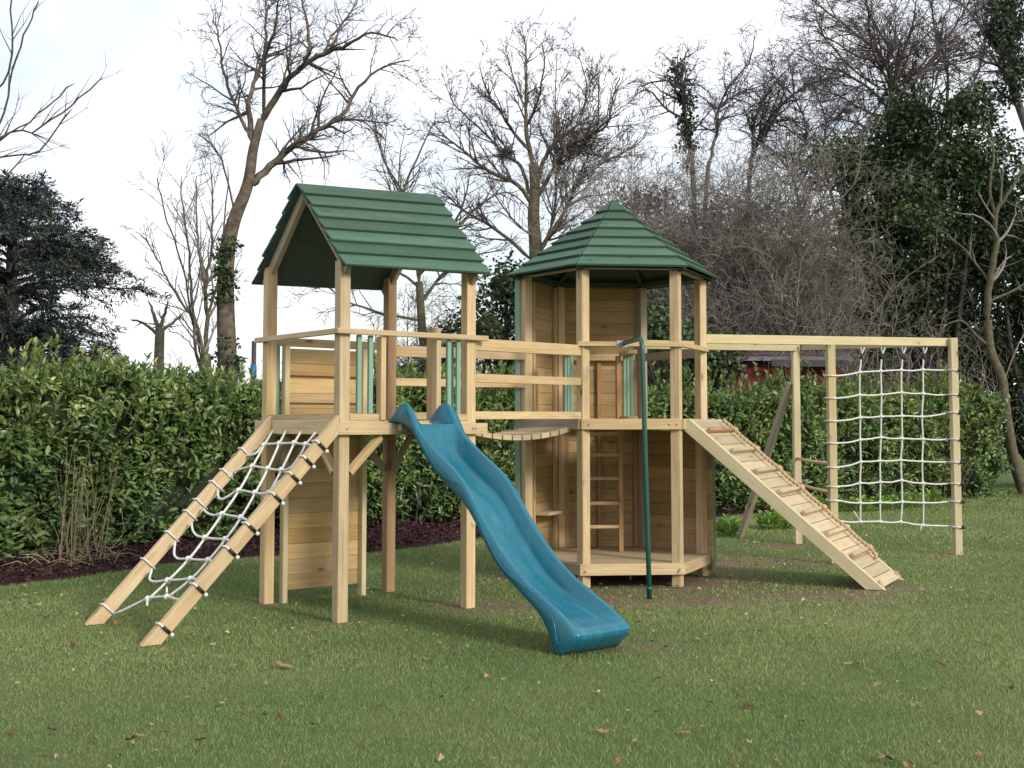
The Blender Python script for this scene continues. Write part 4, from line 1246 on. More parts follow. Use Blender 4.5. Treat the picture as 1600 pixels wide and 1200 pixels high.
# T2 many-stemmed young tree just left of it
S2 = [(3.4, .34, 30, .07, .10), (4.2, .45, 34, .10, .06), (3, .5, 38, .12, .03), (0, .5, 40, .12, .02)]
cz = lambda L_: [(100 + x / 3.0, 260 + y / 3.0) for x, y in L_]
t2_limbs = [(cz([(665, 890), (668, 700), (660, 560), (690, 400), (700, 200), (690, -20)]), .10, .015, .8), (cz([(664, 985), (650, 850), (600, 650), (590, 450), (565, 250), (545, 40)]), .08, .012, -.8),
            (cz([(662, 1000), (620, 880), (600, 720), (540, 620), (480, 520), (420, 400), (350, 310)]), .07, .01, .5), (cz([(645, 900), (600, 700), (560, 480), (500, 300), (450, 130), (440, 50)]), .05, .01, -1),
            (cz([(665, 700), (720, 560), (740, 380), (760, 180), (770, 0)]), .06, .01, .6), (cz([(660, 990), (610, 860), (560, 800), (500, 770), (450, 740)]), .03, .008, .4), (cz([(660, 560), (630, 380), (620, 200), (620, 40)]), .06, .01, 1.0)]
bare_tree('bare_tree', 'slender pale bare tree of many upright stems beside the ivy footed trunk', 27, cz([(665, 1010), (662, 940), (662, 880)]), .15, .12, t2_limbs, S2, 102, ('bark_green', 'twig_pale'), tmin=.007, k=.6)
# small pollard stump further left
S3 = [(5, .5, 50, .2, .0), (4, .5, 50, .2, .0), (0, .5, 50, .2, 0)]
bare_tree('bare_tree', 'small dark knobbly stump of a tree between the conifer and the pale stems', 30, [(247, 660), (247, 600), (249, 540), (250, 512)], .14, .11,
          [([(250, 515), (240, 490), (232, 470)], .07, .02, .3), ([(250, 512), (258, 490), (262, 470)], .06, .02, -.3), ([(250, 520), (275, 500), (285, 490)], .05, .02, .3), ([(249, 525), (225, 505), (205, 500)], .05, .02, -.4)], S3, 103, ('bark', 'twig_dark'))

# T3 the tall tree between the towers
S4 = [(4.6, .36, 34, .07, .07), (5.0, .46, 36, .11, .06), (5.2, .5, 38, .13, .05), (0, .5, 40, .15, 0)]
t3_limbs = [(c5([(735, 680), (708, 560), (700, 400), (702, 200), (695, 60)]), .20, .03, 1), (c5([(735, 890), (660, 790), (520, 720), (400, 625), (300, 545), (225, 465)]), .17, .02, -2),
            (c5([(715, 830), (680, 700), (600, 640), (540, 570), (420, 460), (345, 385), (305, 290)]), .14, .02, 2), (c5([(718, 620), (620, 500), (560, 400), (500, 310), (470, 180)]), .13, .02, -1.5),
            (c5([(752, 790), (800, 640), (862, 560), (960, 480), (1000, 310), (960, 150)]), .17, .02, 2), (c5([(757, 850), (840, 700), (900, 600), (1000, 550), (1100, 490), (1130, 350), (1165, 250)]), .17, .02, -2),
            (c5([(755, 1150), (800, 1060), (900, 900), (962, 780), (1080, 680), (1200, 620), (1300, 540)]), .15, .02, -1), (c5([(770, 1110), (838, 960), (850, 720), (880, 600), (850, 430), (850, 130)]), .12, .02, 2.5),
            (c5([(720, 1150), (560, 1010), (420, 930), (320, 850), (230, 770)]), .14, .02, 1), (c5([(705, 500), (760, 370), (790, 200), (780, 80)]), .10, .02, -2), (c5([(700, 420), (640, 260), (600, 100)]), .09, .02, 2),
            (c5([(900, 900), (980, 700), (1050, 520), (1060, 330), (1050, 210)]), .11, .02, 1.5), (c5([(740, 1050), (640, 960), (560, 860), (500, 740)]), .08, .02, -2), (c5([(960, 480), (1010, 380), (1060, 260)]), .07, .02, 1)]
t3, _, _ = bare_tree('bare_tree', 'tall spreading bare tree rising behind the gap between the towers', 40, c5([(750, 1700), (750, 1150), (738, 950), (745, 800), (735, 680)]), .26, .15, t3_limbs, S4, 104, ('bark_green', 'twig'), tmin=.0105, k=.5)
nst = []
sd = np.random.default_rng(8); nc = at(790, 240, 39.5)
for i in range(160):
    a = sd.normal(0, 1, 3); a /= np.linalg.norm(a); c = nc + a * np.array([.30, .30, .2]) * sd.uniform(.3, 1)
    e = c + nrm(sd.normal(0, 1, 3)) * .30
    nst.append((np.array([c, (c + e) / 2 + sd.normal(0, .03, 3), e]), np.array([.012, .012, .008])))
tag(tubes_mesh('bird_nest', nst, M['twig_dark']), 'dark twig nest lodged in the tall spreading bare tree', 'nest')

# T4 slender tree seen through the gabled tower, its crown beside the roof
S5 = [(5.2, .42, 40, .10, .05), (4.5, .46, 42, .15, .03), (4.5, .5, 44, .18, 0), (0, .5, 44, .2, 0)]
t4_limbs = [([(655, 440), (650, 380), (640, 320), (600, 250), (585, 190)], .08, .015, 1), ([(655, 430), (690, 380), (720, 330), (735, 270)], .07, .012, -1), ([(660, 470), (700, 420), (740, 400), (790, 390)], .06, .01, 1),
            ([(652, 400), (625, 330), (650, 250), (680, 190)], .06, .012, -.6), ([(655, 450), (610, 420), (560, 440), (480, 450)], .05, .01, 1.2), ([(658, 500), (600, 490), (540, 470), (500, 430)], .05, .01, -1), ([(680, 395), (740, 330), (790, 300), (830, 330)], .05, .01, .8)]
bare_tree('bare_tree', 'slim bare tree seen through the open gabled tower below its roof', 29, [(672, 680), (668, 600), (660, 520), (655, 440)], .13, .09, t4_limbs, S5, 105, ('bark_green', 'twig'), tmin=.008, k=.8)

# branches of a tree standing outside the frame on the left
S6 = [(1.5, .20, 28, .07, .06), (2.4, .45, 32, .10, .03), (0, .5, 36, .1, 0)]
bare_tree('bare_tree', 'tree outside the left edge reaching bare branches into the sky', 17, [(-190, 760), (-190, 520), (-180, 330), (-175, 120), (-150, -60)], .20, .03,
          [([(-185, 420), (-90, 330), (0, 215), (50, 205), (110, 165), (160, 122)], .06, .010, .5), ([(-185, 430), (-80, 290), (0, 245), (60, 235), (110, 170)], .05, .008, -.4), ([(-180, 330), (-60, 250), (0, 195), (20, 110), (45, 40), (60, 0)], .06, .012, .6),
           ([(-180, 320), (-60, 190), (5, 130), (18, 60), (15, -20)], .06, .012, -.5), ([(-180, 440), (-70, 300), (0, 222), (60, 180), (115, 130)], .04, .008, 0), ([(-180, 520), (-60, 330), (0, 290), (40, 240)], .04, .008, .3)], S6, 106, ('bark', 'twig'), k=.38, tmin=.004)

# the right-hand group: ivy-clad trunk, two slim leaning trees, the big spreading one and the climber-hung one at the edge
S7 = [(6.5, .42, 50, .13, .02), (6.5, .5, 52, .19, .0), (6.0, .55, 52, .22, -.05), (0, .5, 50, .22, 0)]
t5_limbs = [(c6([(250, 480), (236, 380), (226, 280), (212, 215), (262, 180)]), .13, .015, .6), (c6([(238, 400), (180, 370), (110, 300), (60, 330)]), .07, .01, -.6), (c6([(230, 300), (170, 270), (110, 280), (70, 300)]), .06, .01, .8), (c6([(228, 290), (280, 280), (330, 330)]), .05, .01, -.6), (c6([(222, 250), (180, 200), (150, 170)]), .05, .01, .4), (c6([(245, 460), (300, 400), (340, 340)]), .05, .01, .8)]
t5, tp5, th5 = bare_tree('bare_tree', 'bare tree with an ivy sleeved trunk just right of the pointed roof', 31, c6([(275, 1300), (270, 800), (262, 560), (250, 480)]), .085, .065, t5_limbs, S7, 107, ('bark', 'twig_dark'), tmin=.008, k=.6)
sd = np.random.default_rng(15); lp = th5[1][0]
cc = [lp[min(len(lp) - 1, int(sd.uniform(0, .72) * len(lp)))] + sd.normal(0, .10, 3) for _ in range(34)] + [at(1074 + sd.normal(0, 5), sd.uniform(195, 265), 31) for _ in range(12)]
P, D, U, Ln, r = clump_leaves(cc, np.full(len(cc), .17), 34, .09, sd.uniform(.02, .2, len(cc)), sd)
leaves('ivy', P, D, U, Ln, Ln * .38, r, M['ivy'], t5, ORG[t5.name])
t6_limbs = [(c6([(318, 540), (342, 450), (346, 370), (400, 320), (480, 290), (540, 260)]), .09, .015, 1), (c6([(346, 370), (390, 280), (450, 210), (470, 120)]), .06, .01, -.8), (c6([(344, 400), (420, 380), (500, 330)]), .05, .01, .8)]
bare_tree('bare_tree', 'slim curving bare tree second to the right of the pointed roof', 30, c6([(300, 1300), (305, 700), (318, 540)]), .07, .055, t6_limbs, S7, 108, ('bark', 'twig_dark'), tmin=.008, k=.55)
t7_limbs = [(c6([(455, 570), (472, 490), (520, 400), (600, 315), (700, 270), (760, 260)]), .12, .015, 1), (c6([(465, 520), (470, 400), (520, 300), (600, 210)]), .09, .012, -1), (c6([(600, 315), (600, 230), (640, 180)]), .05, .01, .6), (c6([(520, 400), (600, 440), (680, 470)]), .05, .01, .8), (c6([(480, 480), (560, 520), (640, 560), (690, 600)]), .05, .01, -.8)]
bare_tree('bare_tree', 'dark twisting bare tree third to the right of the pointed roof', 32, c6([(450, 1300), (450, 700), (455, 570)]), .075, .06, t7_limbs, S7, 109, ('bark', 'twig_dark'), tmin=.0085, k=.6)
S8 = [(6.5, .38, 42, .09, .04), (6.5, .46, 44, .13, .02), (6.0, .5, 46, .16, .0), (0, .5, 44, .18, 0)]
t8_limbs = [(c6([(925, 420), (926, 300), (900, 200), (800, 110), (700, 30), (640, -20)]), .14, .02, 2), (c6([(926, 330), (960, 200), (1000, 80), (1010, -30)]), .13, .02, -1.5), (c6([(930, 380), (860, 300), (760, 240), (680, 220), (600, 180)]), .10, .015, 1.5),
            (c6([(940, 330), (1040, 230), (1120, 120), (1180, 20), (1200, -30)]), .11, .02, -1), (c6([(928, 300), (870, 180), (850, 60), (840, -30)]), .10, .02, -2), (c6([(1000, 250), (1100, 200), (1220, 170), (1350, 180)]), .09, .02, 1), (c6([(900, 200), (820, 190), (720, 130), (660, 100)]), .07, .015, -1),
            (c6([(925, 450), (860, 430), (760, 400), (690, 420), (620, 460)]), .07, .012, -1.5), (c6([(925, 480), (800, 470), (700, 500), (600, 560)]), .06, .012, -2), (c6([(1010, 150), (1100, 60), (1150, -30)]), .07, .02, .8)]
bare_tree('bare_tree', 'broad bare tree standing behind the dark ivy mass on the right', 33, c6([(925, 1300), (925, 700), (925, 420)]), .12, .085, t8_limbs, S8, 110, ('bark', 'twig'), tmin=.0085, k=.5)
t9_limbs = [(c6([(1400, 480), (1345, 320), (1335, 180), (1330, 60), (1320, -40)]), .17, .08, .5), (c6([(1340, 220), (1250, 120), (1180, 30), (1120, -20)]), .10, .02, 1), (c6([(1345, 300), (1300, 230), (1220, 200), (1150, 160), (1090, 160)]), .08, .015, -1), (c6([(1335, 120), (1390, 60), (1420, -30)]), .08, .02, .5),
            (c6([(1335, 160), (1290, 60), (1260, -30)]), .08, .02, -.8)]
t9, tp9, th9 = bare_tree('bare_tree', 'ivy hung tree at the top right corner of the view', 27, c6([(1440, 1500), (1430, 800), (1400, 480)]), .17, .13, t9_limbs, S8, 111, ('bark', 'twig_dark'), tmin=.0075, k=.6)
sd = np.random.default_rng(25)
cc = [at(1580 + sd.normal(0, 12), sd.uniform(0, 165), 27 + sd.normal(0, .3)) for _ in range(52)] + [at(sd.uniform(1540, 1580), 45 + sd.normal(0, 14), 27) for _ in range(14)]
P, D, U, Ln, r = clump_leaves(cc, np.full(len(cc), .27), 42, .10, sd.uniform(.0, .22, len(cc)), sd)
leaves('ivy', P, D, U, Ln, Ln * .38, r, M['ivy'], t9, ORG[t9.name])
t11_limbs = [([(1245, 430), (1250, 340), (1235, 270), (1190, 220), (1150, 200)], .07, .012, .6), ([(1250, 340), (1280, 260), (1290, 190), (1270, 130)], .06, .012, -.6), ([(1235, 270), (1260, 210), (1240, 150), (1200, 110)], .05, .012, .5), ([(1247, 400), (1200, 340), (1150, 310), (1100, 300)], .05, .012, -.5),
             ([(1280, 260), (1320, 220), (1350, 160), (1340, 110)], .05, .012, .5), ([(1245, 420), (1290, 370), (1330, 350)], .04, .012, -.5)]
bare_tree('bare_tree', 'tangled bare tree between the twiggy thicket and the dark ivy mass', 31.5, [(1240, 660), (1242, 520), (1245, 430)], .11, .08, t11_limbs, S7, 113, ('bark', 'twig'), tmin=.0085, k=.8)
t12_limbs = [([(1470, 250), (1430, 150), (1380, 60), (1340, -20)], .07, .015, 1), ([(1475, 230), (1480, 120), (1460, 40), (1450, -20)], .07, .015, -1), ([(1478, 200), (1530, 110), (1540, 30), (1530, -20)], .06, .015, .6), ([(1430, 150), (1360, 130), (1290, 60), (1270, 0)], .05, .012, -.8), ([(1440, 170), (1370, 180), (1310, 150), (1250, 130)], .05, .012, .8)]
bare_tree('bare_tree', 'thin bare tree whose branches fan out over the top of the ivy mass', 35, [(1475, 660), (1472, 420), (1470, 250)], .12, .08, t12_limbs, S8, 114, ('bark', 'twig_dark'), tmin=.009, k=.8)
# the slim trunk at the right edge
S9 = [(1.7, .46, 44, .08, .02), (1.8, .5, 46, .12, .0), (1.6, .5, 46, .14, 0), (0, .5, 46, .16, 0)]
t10_limbs = [([(1543, 500), (1546, 440), (1557, 388), (1555, 336), (1573, 305), (1605, 255)], .085, .03, -.3), ([(1557, 350), (1548, 300), (1552, 240), (1545, 180)], .04, .01, .3), ([(1546, 445), (1520, 405), (1490, 375), (1455, 350)], .035, .01, .4), ([(1548, 470), (1590, 450), (1620, 430)], .035, .012, .2),
             ([(1545, 540), (1520, 520), (1500, 500), (1470, 515)], .04, .01, -.4), ([(1570, 310), (1600, 330), (1630, 330)], .03, .01, .3), ([(1562, 600), (1530, 560), (1510, 540), (1480, 525)], .03, .01, .3)]
bare_tree('bare_tree', 'slim leaning bare tree by the right hand end of the hedge', 26.3, [(1600, 770), (1583, 713), (1570, 633), (1566, 593), (1548, 548), (1543, 500)], .125, .09, t10_limbs, S9, 112, ('bark_green', 'twig_pale'))

# --- brown twiggy thicket right of the pointed roof
def thicket(label, x0, x1, Y, yt, seed, count, mats=('twig_pale', 'twig'), name='twiggy_thicket', prof=None):
    sd = np.random.default_rng(seed); spec_min[0] = .0075
    xa, xb = at(x0, 600, Y)[0], at(x1, 600, Y)[0]
    root = tree_thing(name, label, 'thicket', (xa + xb) / 2, Y)
    out, stems = [], []
    SP = [(4.0, .36, 50, .12, -.06), (4.6, .5, 54, .18, -.06), (3.0, .5, 54, .2, -.05), (0, .5, 50, .2, 0)]
    for i in range(count):
        px = sd.uniform(x0, x1)
        hpx = prof(px) if prof else yt
        zt = at(px, hpx, Y)[2] * sd.uniform(.55, 1.0)
        b0 = np.array([at(px, 600, Y)[0] + sd.normal(0, .5), Y + sd.normal(0, 1.0), 0])
        k = 6; pts = [b0]; a = sd.uniform(0, 6.28); lean = sd.uniform(.0, .35)
        for j in range(k):
            f = (j + 1) / k
            pts.append(b0 + np.array([math.cos(a) * lean * zt * f ** 2 * 1.2, math.sin(a) * lean * zt * f ** 2 * .6, zt * (f if f < .8 else f - (f - .8) * lean * 1.5)]) + sd.normal(0, .06, 3))
        pts = np.array(sag(pts, 2, 0)); rad = np.linspace(.028, .008, len(pts))
        stems.append((pts, rad)); children(pts, rad, zt, 0, out, SP, sd, .2)
    tubes_mesh('stems', stems, M[mats[0]], root, ORG[root.name])
    tubes_mesh('twigs', [(a, b) for a, b, l in out], M[mats[1]], root, ORG[root.name])
    return root
def prof1(px): return np.interp(px, [930, 990, 1040, 1110, 1180, 1260, 1330], [320, 246, 222, 236, 262, 262, 310])
thicket('tangled grey brown thicket of bare twigs behind the pointed roof', 935, 1285, 27.5, 0, 201, 140, ('twig_pale', 'twig_pale'), prof=prof1)
thicket('low bramble thicket of arching bare stems above the right hedge', 1250, 1600, 27.0, 0, 202, 13, ('twig_pale', 'twig_pale'), prof=lambda px: np.interp(px, [1180, 1300, 1420, 1520, 1600], [420, 330, 430, 400, 300]))
thicket('dark bare thicket showing under the gabled roof beside the bridge', 590, 800, 30.5, 455, 203, 30, ('twig_dark', 'twig_dark'))

# --- evergreen masses: crowns of leaf clumps on limbs
def evergreen(name, label, cat, Y, blobs, leaf, mat, per, seed, tone, clump=.42, group=None, dens=1.0, wd=.38):
    """blobs: (px, py, radius in px across, radius in px up) - each an uneven lobe of leaf clumps"""
    sd = np.random.default_rng(seed)
    k = Y / F_PX
    cx = np.mean([at(b[0], b[1], Y)[0] for b in blobs])
    root = tree_thing(name, label, cat, cx, Y, group)
    org = ORG[root.name]
    C, Rr, T, stems = [], [], [], []
    cores_v, cores_f, base = [], [], 0
    for (px, py, rx, ry) in blobs:
        c = at(px, py, Y + sd.uniform(-.4, .4)); a, b_ = rx * k, ry * k; dpt = min(a, b_) * .9
        n = int(dens * 4.6 * (a * b_ + a * dpt + b_ * dpt) / (clump * clump * 2.2)) + 6
        v = nrm(sd.normal(0, 1, (n, 3))); v[:, 1] = np.where(sd.random(n) < .75, -np.abs(v[:, 1]), v[:, 1])
        q = c + v * np.array([a, dpt, b_]) * (sd.uniform(.72, 1.08, (n, 1)) + .18 * (vnoise(v[:, 0:1] * 3 + px, v[:, 2:3] * 3 + py, 3) - .5))
        q[:, 2] = np.maximum(q[:, 2], .15)
        C.append(q); Rr.append(clump * sd.uniform(.6, 1.2, n))
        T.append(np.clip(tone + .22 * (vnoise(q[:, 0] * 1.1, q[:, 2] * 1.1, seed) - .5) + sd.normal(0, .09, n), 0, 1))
        foot = np.array([cx + sd.normal(0, .2), Y, 0.0])
        for j in range(5):
            e = c + nrm(sd.normal(0, 1, 3)) * np.array([a, dpt, b_]) * .7
            m_ = foot * .5 + e * .5 + sd.normal(0, .2, 3); stems.append((np.array(sag([foot, m_, e], 4, 0)), np.linspace(.10, .02, 9)))
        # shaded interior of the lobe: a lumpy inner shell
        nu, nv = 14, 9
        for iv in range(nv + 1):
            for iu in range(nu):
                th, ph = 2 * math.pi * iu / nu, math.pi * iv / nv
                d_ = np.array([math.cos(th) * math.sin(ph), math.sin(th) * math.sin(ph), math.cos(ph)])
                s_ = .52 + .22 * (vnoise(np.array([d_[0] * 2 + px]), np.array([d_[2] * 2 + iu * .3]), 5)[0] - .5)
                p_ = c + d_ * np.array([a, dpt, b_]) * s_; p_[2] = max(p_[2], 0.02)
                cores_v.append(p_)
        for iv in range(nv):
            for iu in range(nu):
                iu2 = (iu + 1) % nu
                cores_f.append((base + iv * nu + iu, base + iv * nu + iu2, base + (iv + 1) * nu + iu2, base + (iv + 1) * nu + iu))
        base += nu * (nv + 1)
    C, Rr, T = np.concatenate(C), np.concatenate(Rr), np.concatenate(T)
    P, D, U, Ln, r = clump_leaves(C, Rr, per, leaf, T, sd)
    P[:, 2] = np.maximum(P[:, 2], .03)
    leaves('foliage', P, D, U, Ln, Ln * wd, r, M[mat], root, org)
    np_mesh('shaded_core', np.array(cores_v) - org, np.array(cores_f), M['dark_inside'], root, smooth=True)
    tubes_mesh('stems', stems, M['bark'], root, org)
    return root

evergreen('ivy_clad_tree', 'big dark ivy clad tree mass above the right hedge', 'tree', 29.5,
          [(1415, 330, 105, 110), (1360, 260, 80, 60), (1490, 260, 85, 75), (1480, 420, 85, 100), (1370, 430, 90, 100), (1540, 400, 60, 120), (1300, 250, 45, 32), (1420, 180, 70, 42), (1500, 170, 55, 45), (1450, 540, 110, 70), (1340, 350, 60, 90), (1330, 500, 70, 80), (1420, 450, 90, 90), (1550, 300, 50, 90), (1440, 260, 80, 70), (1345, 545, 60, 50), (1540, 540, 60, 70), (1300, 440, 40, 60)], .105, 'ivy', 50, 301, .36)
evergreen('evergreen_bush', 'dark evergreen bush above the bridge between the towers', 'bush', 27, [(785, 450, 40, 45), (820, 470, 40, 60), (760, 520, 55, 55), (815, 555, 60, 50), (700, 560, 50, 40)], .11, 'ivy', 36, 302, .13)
evergreen('evergreen_bush', 'dark evergreen backing added behind the twiggy thicket', 'bush', 31, [(1010, 400, 75, 100), (1120, 420, 85, 110), (1220, 430, 80, 100), (1060, 520, 90, 70), (1200, 540, 100, 60), (1290, 500, 70, 80)], .12, 'ivy', 30, 303, .07)  # added backing in the darkest leaf tone, for dark gaps between twigs
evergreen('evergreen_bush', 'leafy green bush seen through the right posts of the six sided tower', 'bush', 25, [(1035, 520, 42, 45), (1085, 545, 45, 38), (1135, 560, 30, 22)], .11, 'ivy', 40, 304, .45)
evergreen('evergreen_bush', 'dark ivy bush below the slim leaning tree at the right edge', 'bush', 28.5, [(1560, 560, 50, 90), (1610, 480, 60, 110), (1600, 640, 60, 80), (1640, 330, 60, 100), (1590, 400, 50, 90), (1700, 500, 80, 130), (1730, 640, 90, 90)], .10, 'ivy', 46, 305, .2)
evergreen('evergreen_bush', 'green bush filling the corner behind the left hedge', 'bush', 24, [(640, 580, 40, 22), (690, 590, 30, 20)], .10, 'ivy', 36, 306, .30)

# --- the dark conifer at the left edge: tiers of drooping, feathery sprays
def conifer(seed):
    sd = np.random.default_rng(seed); Y = 21.5
    foot = at(15, 690, Y); foot[2] = 0
    root = tree_thing('conifer_tree', 'dark feathery conifer rising above the hedge at the left edge', 'tree', foot[0], foot[1])
    org = ORG[root.name]
    top = at(20, 285, Y)
    tr_ = np.array(sag([foot, foot + (top - foot) * .4 + sd.normal(0, .05, 3), foot + (top - foot) * .75, top], 5, 0))
    limbs, Ps, Ds, Us, Ls, Rs = [(tr_, np.linspace(.22, .03, len(tr_)))], [], [], [], [], []
    H = top[2]
    for i in range(235):
        f = sd.uniform(.16, .985); h = H * f
        reach = np.interp(f, [0, .35, .52, .62, .72, .83, .90, .97, 1.0], [1.8, 1.8, 1.9, 2.5, 2.05, 1.75, 1.3, 1.0, .4]) * sd.uniform(.72, 1.08)
        a = sd.uniform(0, 6.28)
        b0 = tr_[0] + (tr_[-1] - tr_[0]) * f
        dirv = np.array([math.cos(a), math.sin(a), 0])
        pts = [b0]
        for j in range(1, 7):
            t = j / 6
            pts.append(b0 + dirv * reach * t + np.array([0, 0, .35 * reach * (t - 1.1 * t * t) * sd.uniform(.7, 1.2) + .10 * t]) + sd.normal(0, .04, 3))
        pts = np.array(pts); limbs.append((pts, np.linspace(.035, .006, 7)))
        for j in range(int(20 * reach / 1.6) + 5):
            t = sd.uniform(.22, 1.0) ; q = pts[int(t * 5.99)] + (pts[min(6, int(t * 5.99) + 1)] - pts[int(t * 5.99)]) * (t * 5.99 - int(t * 5.99))
            sdir = nrm(dirv * sd.uniform(.3, 1.0) + np.array([-dirv[1], dirv[0], 0]) * sd.normal(0, .8) + np.array([0, 0, sd.normal(-.05, .35)]))
            sl_ = sd.uniform(.22, .55) * (1.1 - .4 * t)
            k = 22
            tt = sd.uniform(0, 1, k)
            P = q + sdir * (tt * sl_)[:, None] + sd.normal(0, .025, (k, 3)) - np.array([0, 0, 1]) * (tt ** 2 * .10 * sl_)[:, None]
            Ps.append(P); Ds.append(sdir + sd.normal(0, .45, (k, 3))); Us.append(np.array([0, 0, 1]) + sd.normal(0, .5, (k, 3)))
            Ls.append(sd.uniform(.05, .11, k)); Rs.append(np.clip(sd.uniform(.15, .95) + sd.normal(0, .12, k), 0, 1))
    P, D, U, Ln, r = (np.concatenate(q) for q in (Ps, Ds, Us, Ls, Rs))
    leaves('crown', P, D, U, Ln, Ln * .13, r, M['yew'], root, org)
    tubes_mesh('trunk', limbs, M['bark'], root, org)
conifer(71)

# --- dead stalks standing in front of the left hedge, fresh weeds at the foot of the right one
sd = np.random.default_rng(91)
dead = tree_thing('dead_stalks', 'clump of pale dead stalks standing in front of the left hedge', 'plant', *gnd(105, 880)[:2])
pl_ = []
for i in range(46):
    b0 = gnd(sd.normal(108, 26), sd.uniform(862, 885)); hgt = sd.uniform(.35, 1.35)
    ln = sd.normal(0, .16); e = b0 + np.array([ln - (b0[0] + 5.0) * -.25, sd.normal(0, .1), hgt])
    pl_.append((np.array(sag([b0, (b0 + e) / 2 + sd.normal(0, .03, 3), e], 3, 0)), np.linspace(.0045, .0022, 7)))
for i in range(60):
    b0 = gnd(sd.uniform(40, 190), sd.uniform(868, 890)) + np.array([0, 0, .03]); a = sd.uniform(0, 6.28)
    e = b0 + np.array([math.cos(a) * .3, math.sin(a) * .3, sd.uniform(.0, .10)])
    pl_.append((np.array([b0, (b0 + e) / 2 + np.array([0, 0, .05]), e]), np.array([.004, .004, .003])))
for (xa, ya, xb, yb) in ((5, 812, 78, 872), (0, 790, 30, 880), (190, 800, 160, 868), (235, 808, 150, 850), (62, 745, 95, 870), (120, 735, 105, 870), (130, 730, 135, 868), (150, 770, 152, 866)):
    b0 = gnd(xb, 868); e = at(xa, ya, b0[1] + .1)
    pl_.append((np.array(sag([b0, (b0 + e) / 2 + sd.normal(0, .04, 3), e], 3, 0)), np.linspace(.007, .004, 7)))
tubes_mesh('stalks', pl_, M['straw'], dead, ORG[dead.name])
wl_ = 0
for (px, py, w_) in ((1140, 838, 16), (1205, 828, 14), (1225, 826, 16), (1255, 812, 12), (1275, 800, 15), (1310, 800, 16), (1345, 800, 14), (1375, 798, 13), (1405, 795, 15), (1430, 792, 16), (1455, 788, 12)):
    c = gnd(px, py); wl_ += 1
    lab = {1140: 'fresh green weed beside the green corner strip of the six sided tower', 1205: 'low fresh green weed behind the slanting frame brace', 1430: 'bushiest fresh green weed under the right end of the upright net'}.get(px)
    o = tree_thing('leafy_weed', lab or 'fresh green leafy weed growing along the foot of the right hedge', 'plant', c[0], c[1], None if lab else 'weeds along the foot of the right hedge')
    k = 150; rr = w_ * c[1] / F_PX * 1.15
    a = sd.uniform(0, 6.28, k); q = np.sqrt(sd.uniform(0, 1, k)) * rr
    hz = sd.uniform(.02, .30, k) * (1 - .5 * q / rr)
    P = np.stack([c[0] + np.cos(a) * q, c[1] + np.sin(a) * q, hz], 1)
    D = np.stack([np.cos(a), np.sin(a), sd.uniform(.3, 1.4, k)], 1); U = np.array([0, 0, 1]) + sd.normal(0, .4, (k, 3))
    Ln = sd.uniform(.06, .13, k)
    leaves('leaves', P, D, U, Ln, Ln * .26, np.clip(sd.normal(.45, .25, k), 0, 1), M['fresh'], o, ORG[o.name])
    st_ = [(np.array([[c[0], c[1], 0], [c[0] + (p[0] - c[0]) * .6, c[1] + (p[1] - c[1]) * .6, p[2] * .7], p]), np.array([.005, .004, .003])) for p in P[::6]]
    tubes_mesh('stems', st_, M['fresh'], o, ORG[o.name])

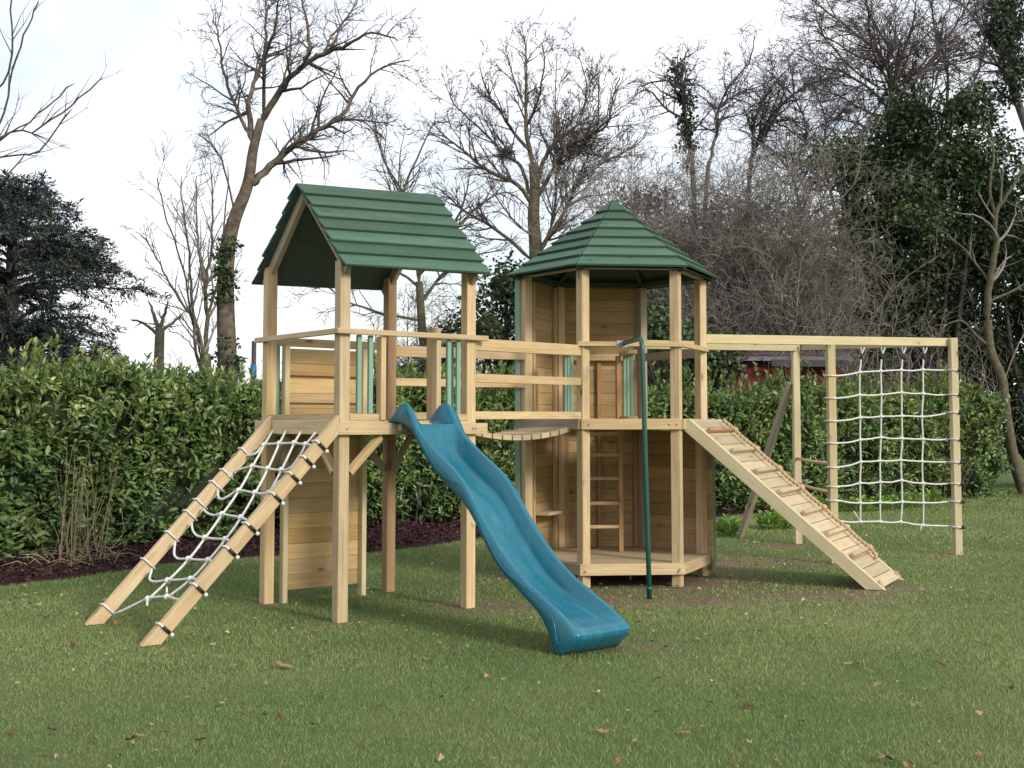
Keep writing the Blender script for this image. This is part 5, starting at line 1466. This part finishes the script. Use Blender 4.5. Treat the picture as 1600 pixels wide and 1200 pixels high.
# --- beyond the hedges: red shed, a post with blue wrap, far scrub
s0, s1 = at(1140, 559, 24.9), at(1312, 561, 25.2)
shed = thing('garden_shed', 'dark red shed with a grey felt roof glimpsed over the right hedge', 'shed', ((s0[0] + s1[0]) / 2, 25.2, 0), WORLD)
z_e = s0[2] - .02
wb = MB(); z = 0
while z < z_e:
    wb.beam((s0[0], s0[1], z + .07), (s1[0], s1[1], z + .07), .03, .135); wb.beam((s0[0], s0[1], z + .07), (s0[0] + .2, s0[1] + 1.2, z + .07), .03, .135); wb.beam((s1[0], s1[1], z + .07), (s1[0] + .2, s1[1] + 1.2, z + .07), .03, .135); z += .14
wb.build('wall', M['wall_red'], shed)
rfb = MB()
e0, e1 = np.array([s0[0] - .2, s0[1] - .25, z_e - .05]), np.array([s1[0] + .2, s1[1] - .25, z_e - .05])
up_ = np.array([.15, .8, .17])
rfb.prism([e0, e0 + up_, e0 + up_ + np.array([0, 0, .06]), e0 + np.array([0, 0, .06]), e1, e1 + up_, e1 + up_ + np.array([0, 0, .06]), e1 + np.array([0, 0, .06])])
r0, r1 = e0 + up_, e1 + up_; dn_ = np.array([.15, .8, -.17])
rfb.prism([r0 + np.array([0, .01, 0]), r0 + dn_, r0 + dn_ + np.array([0, 0, .06]), r0 + np.array([0, .01, .06]), r1 + np.array([0, .01, 0]), r1 + dn_, r1 + dn_ + np.array([0, 0, .06]), r1 + np.array([0, .01, .06])])
rfb.build('roof', M['slate'], shed)
MB().beam(e0 + np.array([1.0, -.03, -.05]), e1 + np.array([-.1, -.03, -.05]), .03, .14).build('fascia', M['black'], shed)

bpz = at(396, 600, 23)
bpost = thing('post', 'dark thin post with a blue wrap behind the left hedge', 'post', (bpz[0], bpz[1], 0), WORLD)
MB().tube([(bpz[0], bpz[1], 0), (bpz[0], bpz[1], at(396, 533, 23)[2])], .045, 8).build('pole', M['dark_post'], bpost, smooth=True)
for ya, yb in ((590, 570), (606, 593)):
    MB().tube([(bpz[0], bpz[1], at(396, ya, 23)[2]), (bpz[0], bpz[1], at(396, yb, 23)[2])], .056, 8).build('wrap', M['blue'], bpost, smooth=True)

sd = np.random.default_rng(77); spec_min[0] = .009
scr, n_ = [], 0
SPs = [(2.2, .45, 40, .12, .02), (2.0, .5, 44, .15, 0), (0, .5, 44, .15, 0)]
for i in range(120):
    Y = sd.uniform(44, 60); px = sd.uniform(150, 800); b0 = at(px, 600, Y); b0[2] = 0
    grow(b0, np.array([sd.normal(0, .15), 0, 1.0]), sd.uniform(2.5, 4.6), .04, 0, scr, SPs, sd)
fs = tubes_mesh('distant_scrub', [(a, b) for a, b, l in scr], M['twig_pale'])
tag(fs, 'hazy line of far bare scrub beyond the left hedge', 'scrub', kind='stuff')
